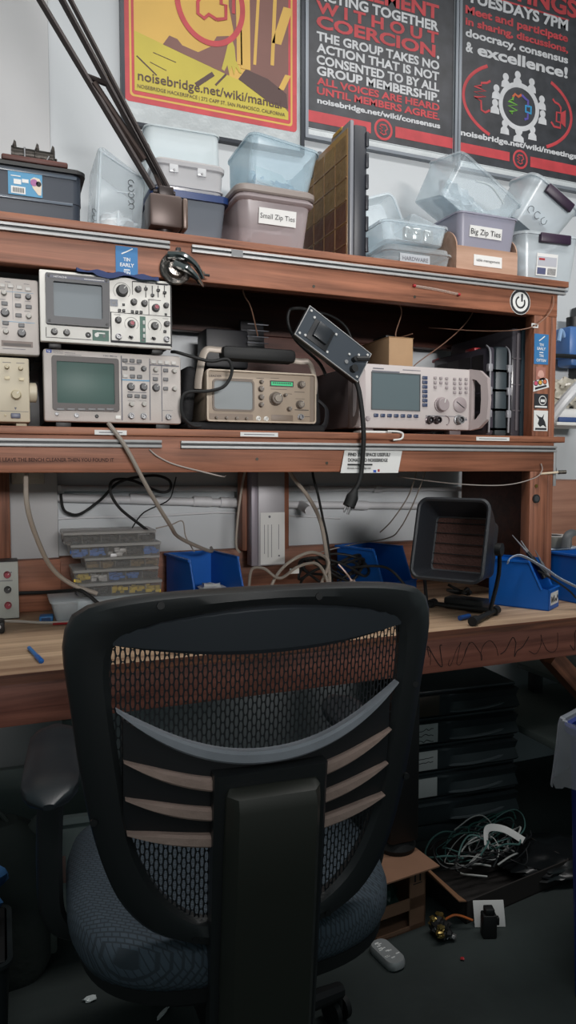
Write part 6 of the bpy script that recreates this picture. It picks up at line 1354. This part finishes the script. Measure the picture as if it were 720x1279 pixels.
# ================================================================ camera and light
cam = bpy.data.cameras.new('camera'); co = bpy.data.objects.new('camera', cam); COL.objects.link(co); scene.camera = co
cam.sensor_fit = 'VERTICAL'; cam.sensor_height = 24; cam.lens = 24 * 890 / 1279; cam.clip_start = .02
co.location = (0, 0, 1.18); co.rotation_euler = (R(90) - math.atan(56.5/890), 0, R(-22))
def area(name, loc, rot, sx, sy, power, col):
    l = bpy.data.lights.new(name, 'AREA'); l.shape = 'RECTANGLE'; l.size = sx; l.size_y = sy; l.energy = power; l.color = col
    o = bpy.data.objects.new(name, l); COL.objects.link(o); o.location = loc; o.rotation_euler = rot; return o
area('ceiling_light_bench', (1.1, .95, 3.3), (0, 0, 0), 3.0, .3, 36, (1, .97, .95))
area('ceiling_light_room', (-.4, -.9, 3.3), (0, 0, 0), 2.4, .3, 16, (.95, .98, 1))
L_ = area('added_fill_light_far', (.7, -4.2, 2.2), (R(86), 0, 0), 3.6, .5, 13.5, (1, .97, .95)); L_.data.spread = R(26)  # unseen frontal fill, added to reach under the shelf; narrow spread keeps floor dim
wd = bpy.data.worlds.new('world'); scene.world = wd; wd.use_nodes = True
bg = wd.node_tree.nodes['Background']; bg.inputs['Color'].default_value = (.72, .95, .97, 1); bg.inputs['Strength'].default_value = .15
scene.view_settings.view_transform = 'Standard'; scene.view_settings.look = 'None'; scene.view_settings.gamma = 1; scene.view_settings.exposure = 0
scene.view_settings.use_curve_mapping = False
scene.cycles.transparent_max_bounces = 40; scene.cycles.max_bounces = 8

# pieces of a part hang under that part
SUBS = {'screen': ('screen_bezel',), 'handle_grip': ('handle',), 'lettering': ('print', 'border', 'front_panel', 'body'), 'red_bar': ('print',), 'emblem': ('print', 'illustration'), 'circuit': ('print',), 'ring_of_people': ('print',),
        'divider': ('body', 'lid'), 'components': ('body',), 'foot_cap': ('stand_foot',), 'guard_bar': ('filter',), 'caster': ('base_leg',), 'rail_joint': ('aluminium_rail',), 'name_strip': ('screen_bezel',),
        'fin_edge': ('face',), 'spine_column': ('spine_plate',), 'base_cover': ('base',), 'headrest_panel': ('back_frame',), 'screw_cap': ('back_frame',), 'compartment_contents': ('lid',), 'amber_window': ('lid',), 'compartments': ('lid',), 'up_arrow_mark': ('walls',)}
base = lambda o: o.name.split('.')[0]
for t in [o for o in scene.objects if o.parent is None and o.type == 'EMPTY']:
    kids = list(t.children)
    for nm, pn in SUBS.items():
        cs = [k for k in kids if base(k) == nm]
        ps = next(([k for k in kids if base(k) == q and k.matrix_basis == Matrix()] for q in pn if any(base(k) == q for k in kids)), [])
        if cs and ps:
            for i, c in enumerate(cs): c.parent = ps[i] if len(cs) == len(ps) else ps[min(i*len(ps)//len(cs), len(ps)-1)]
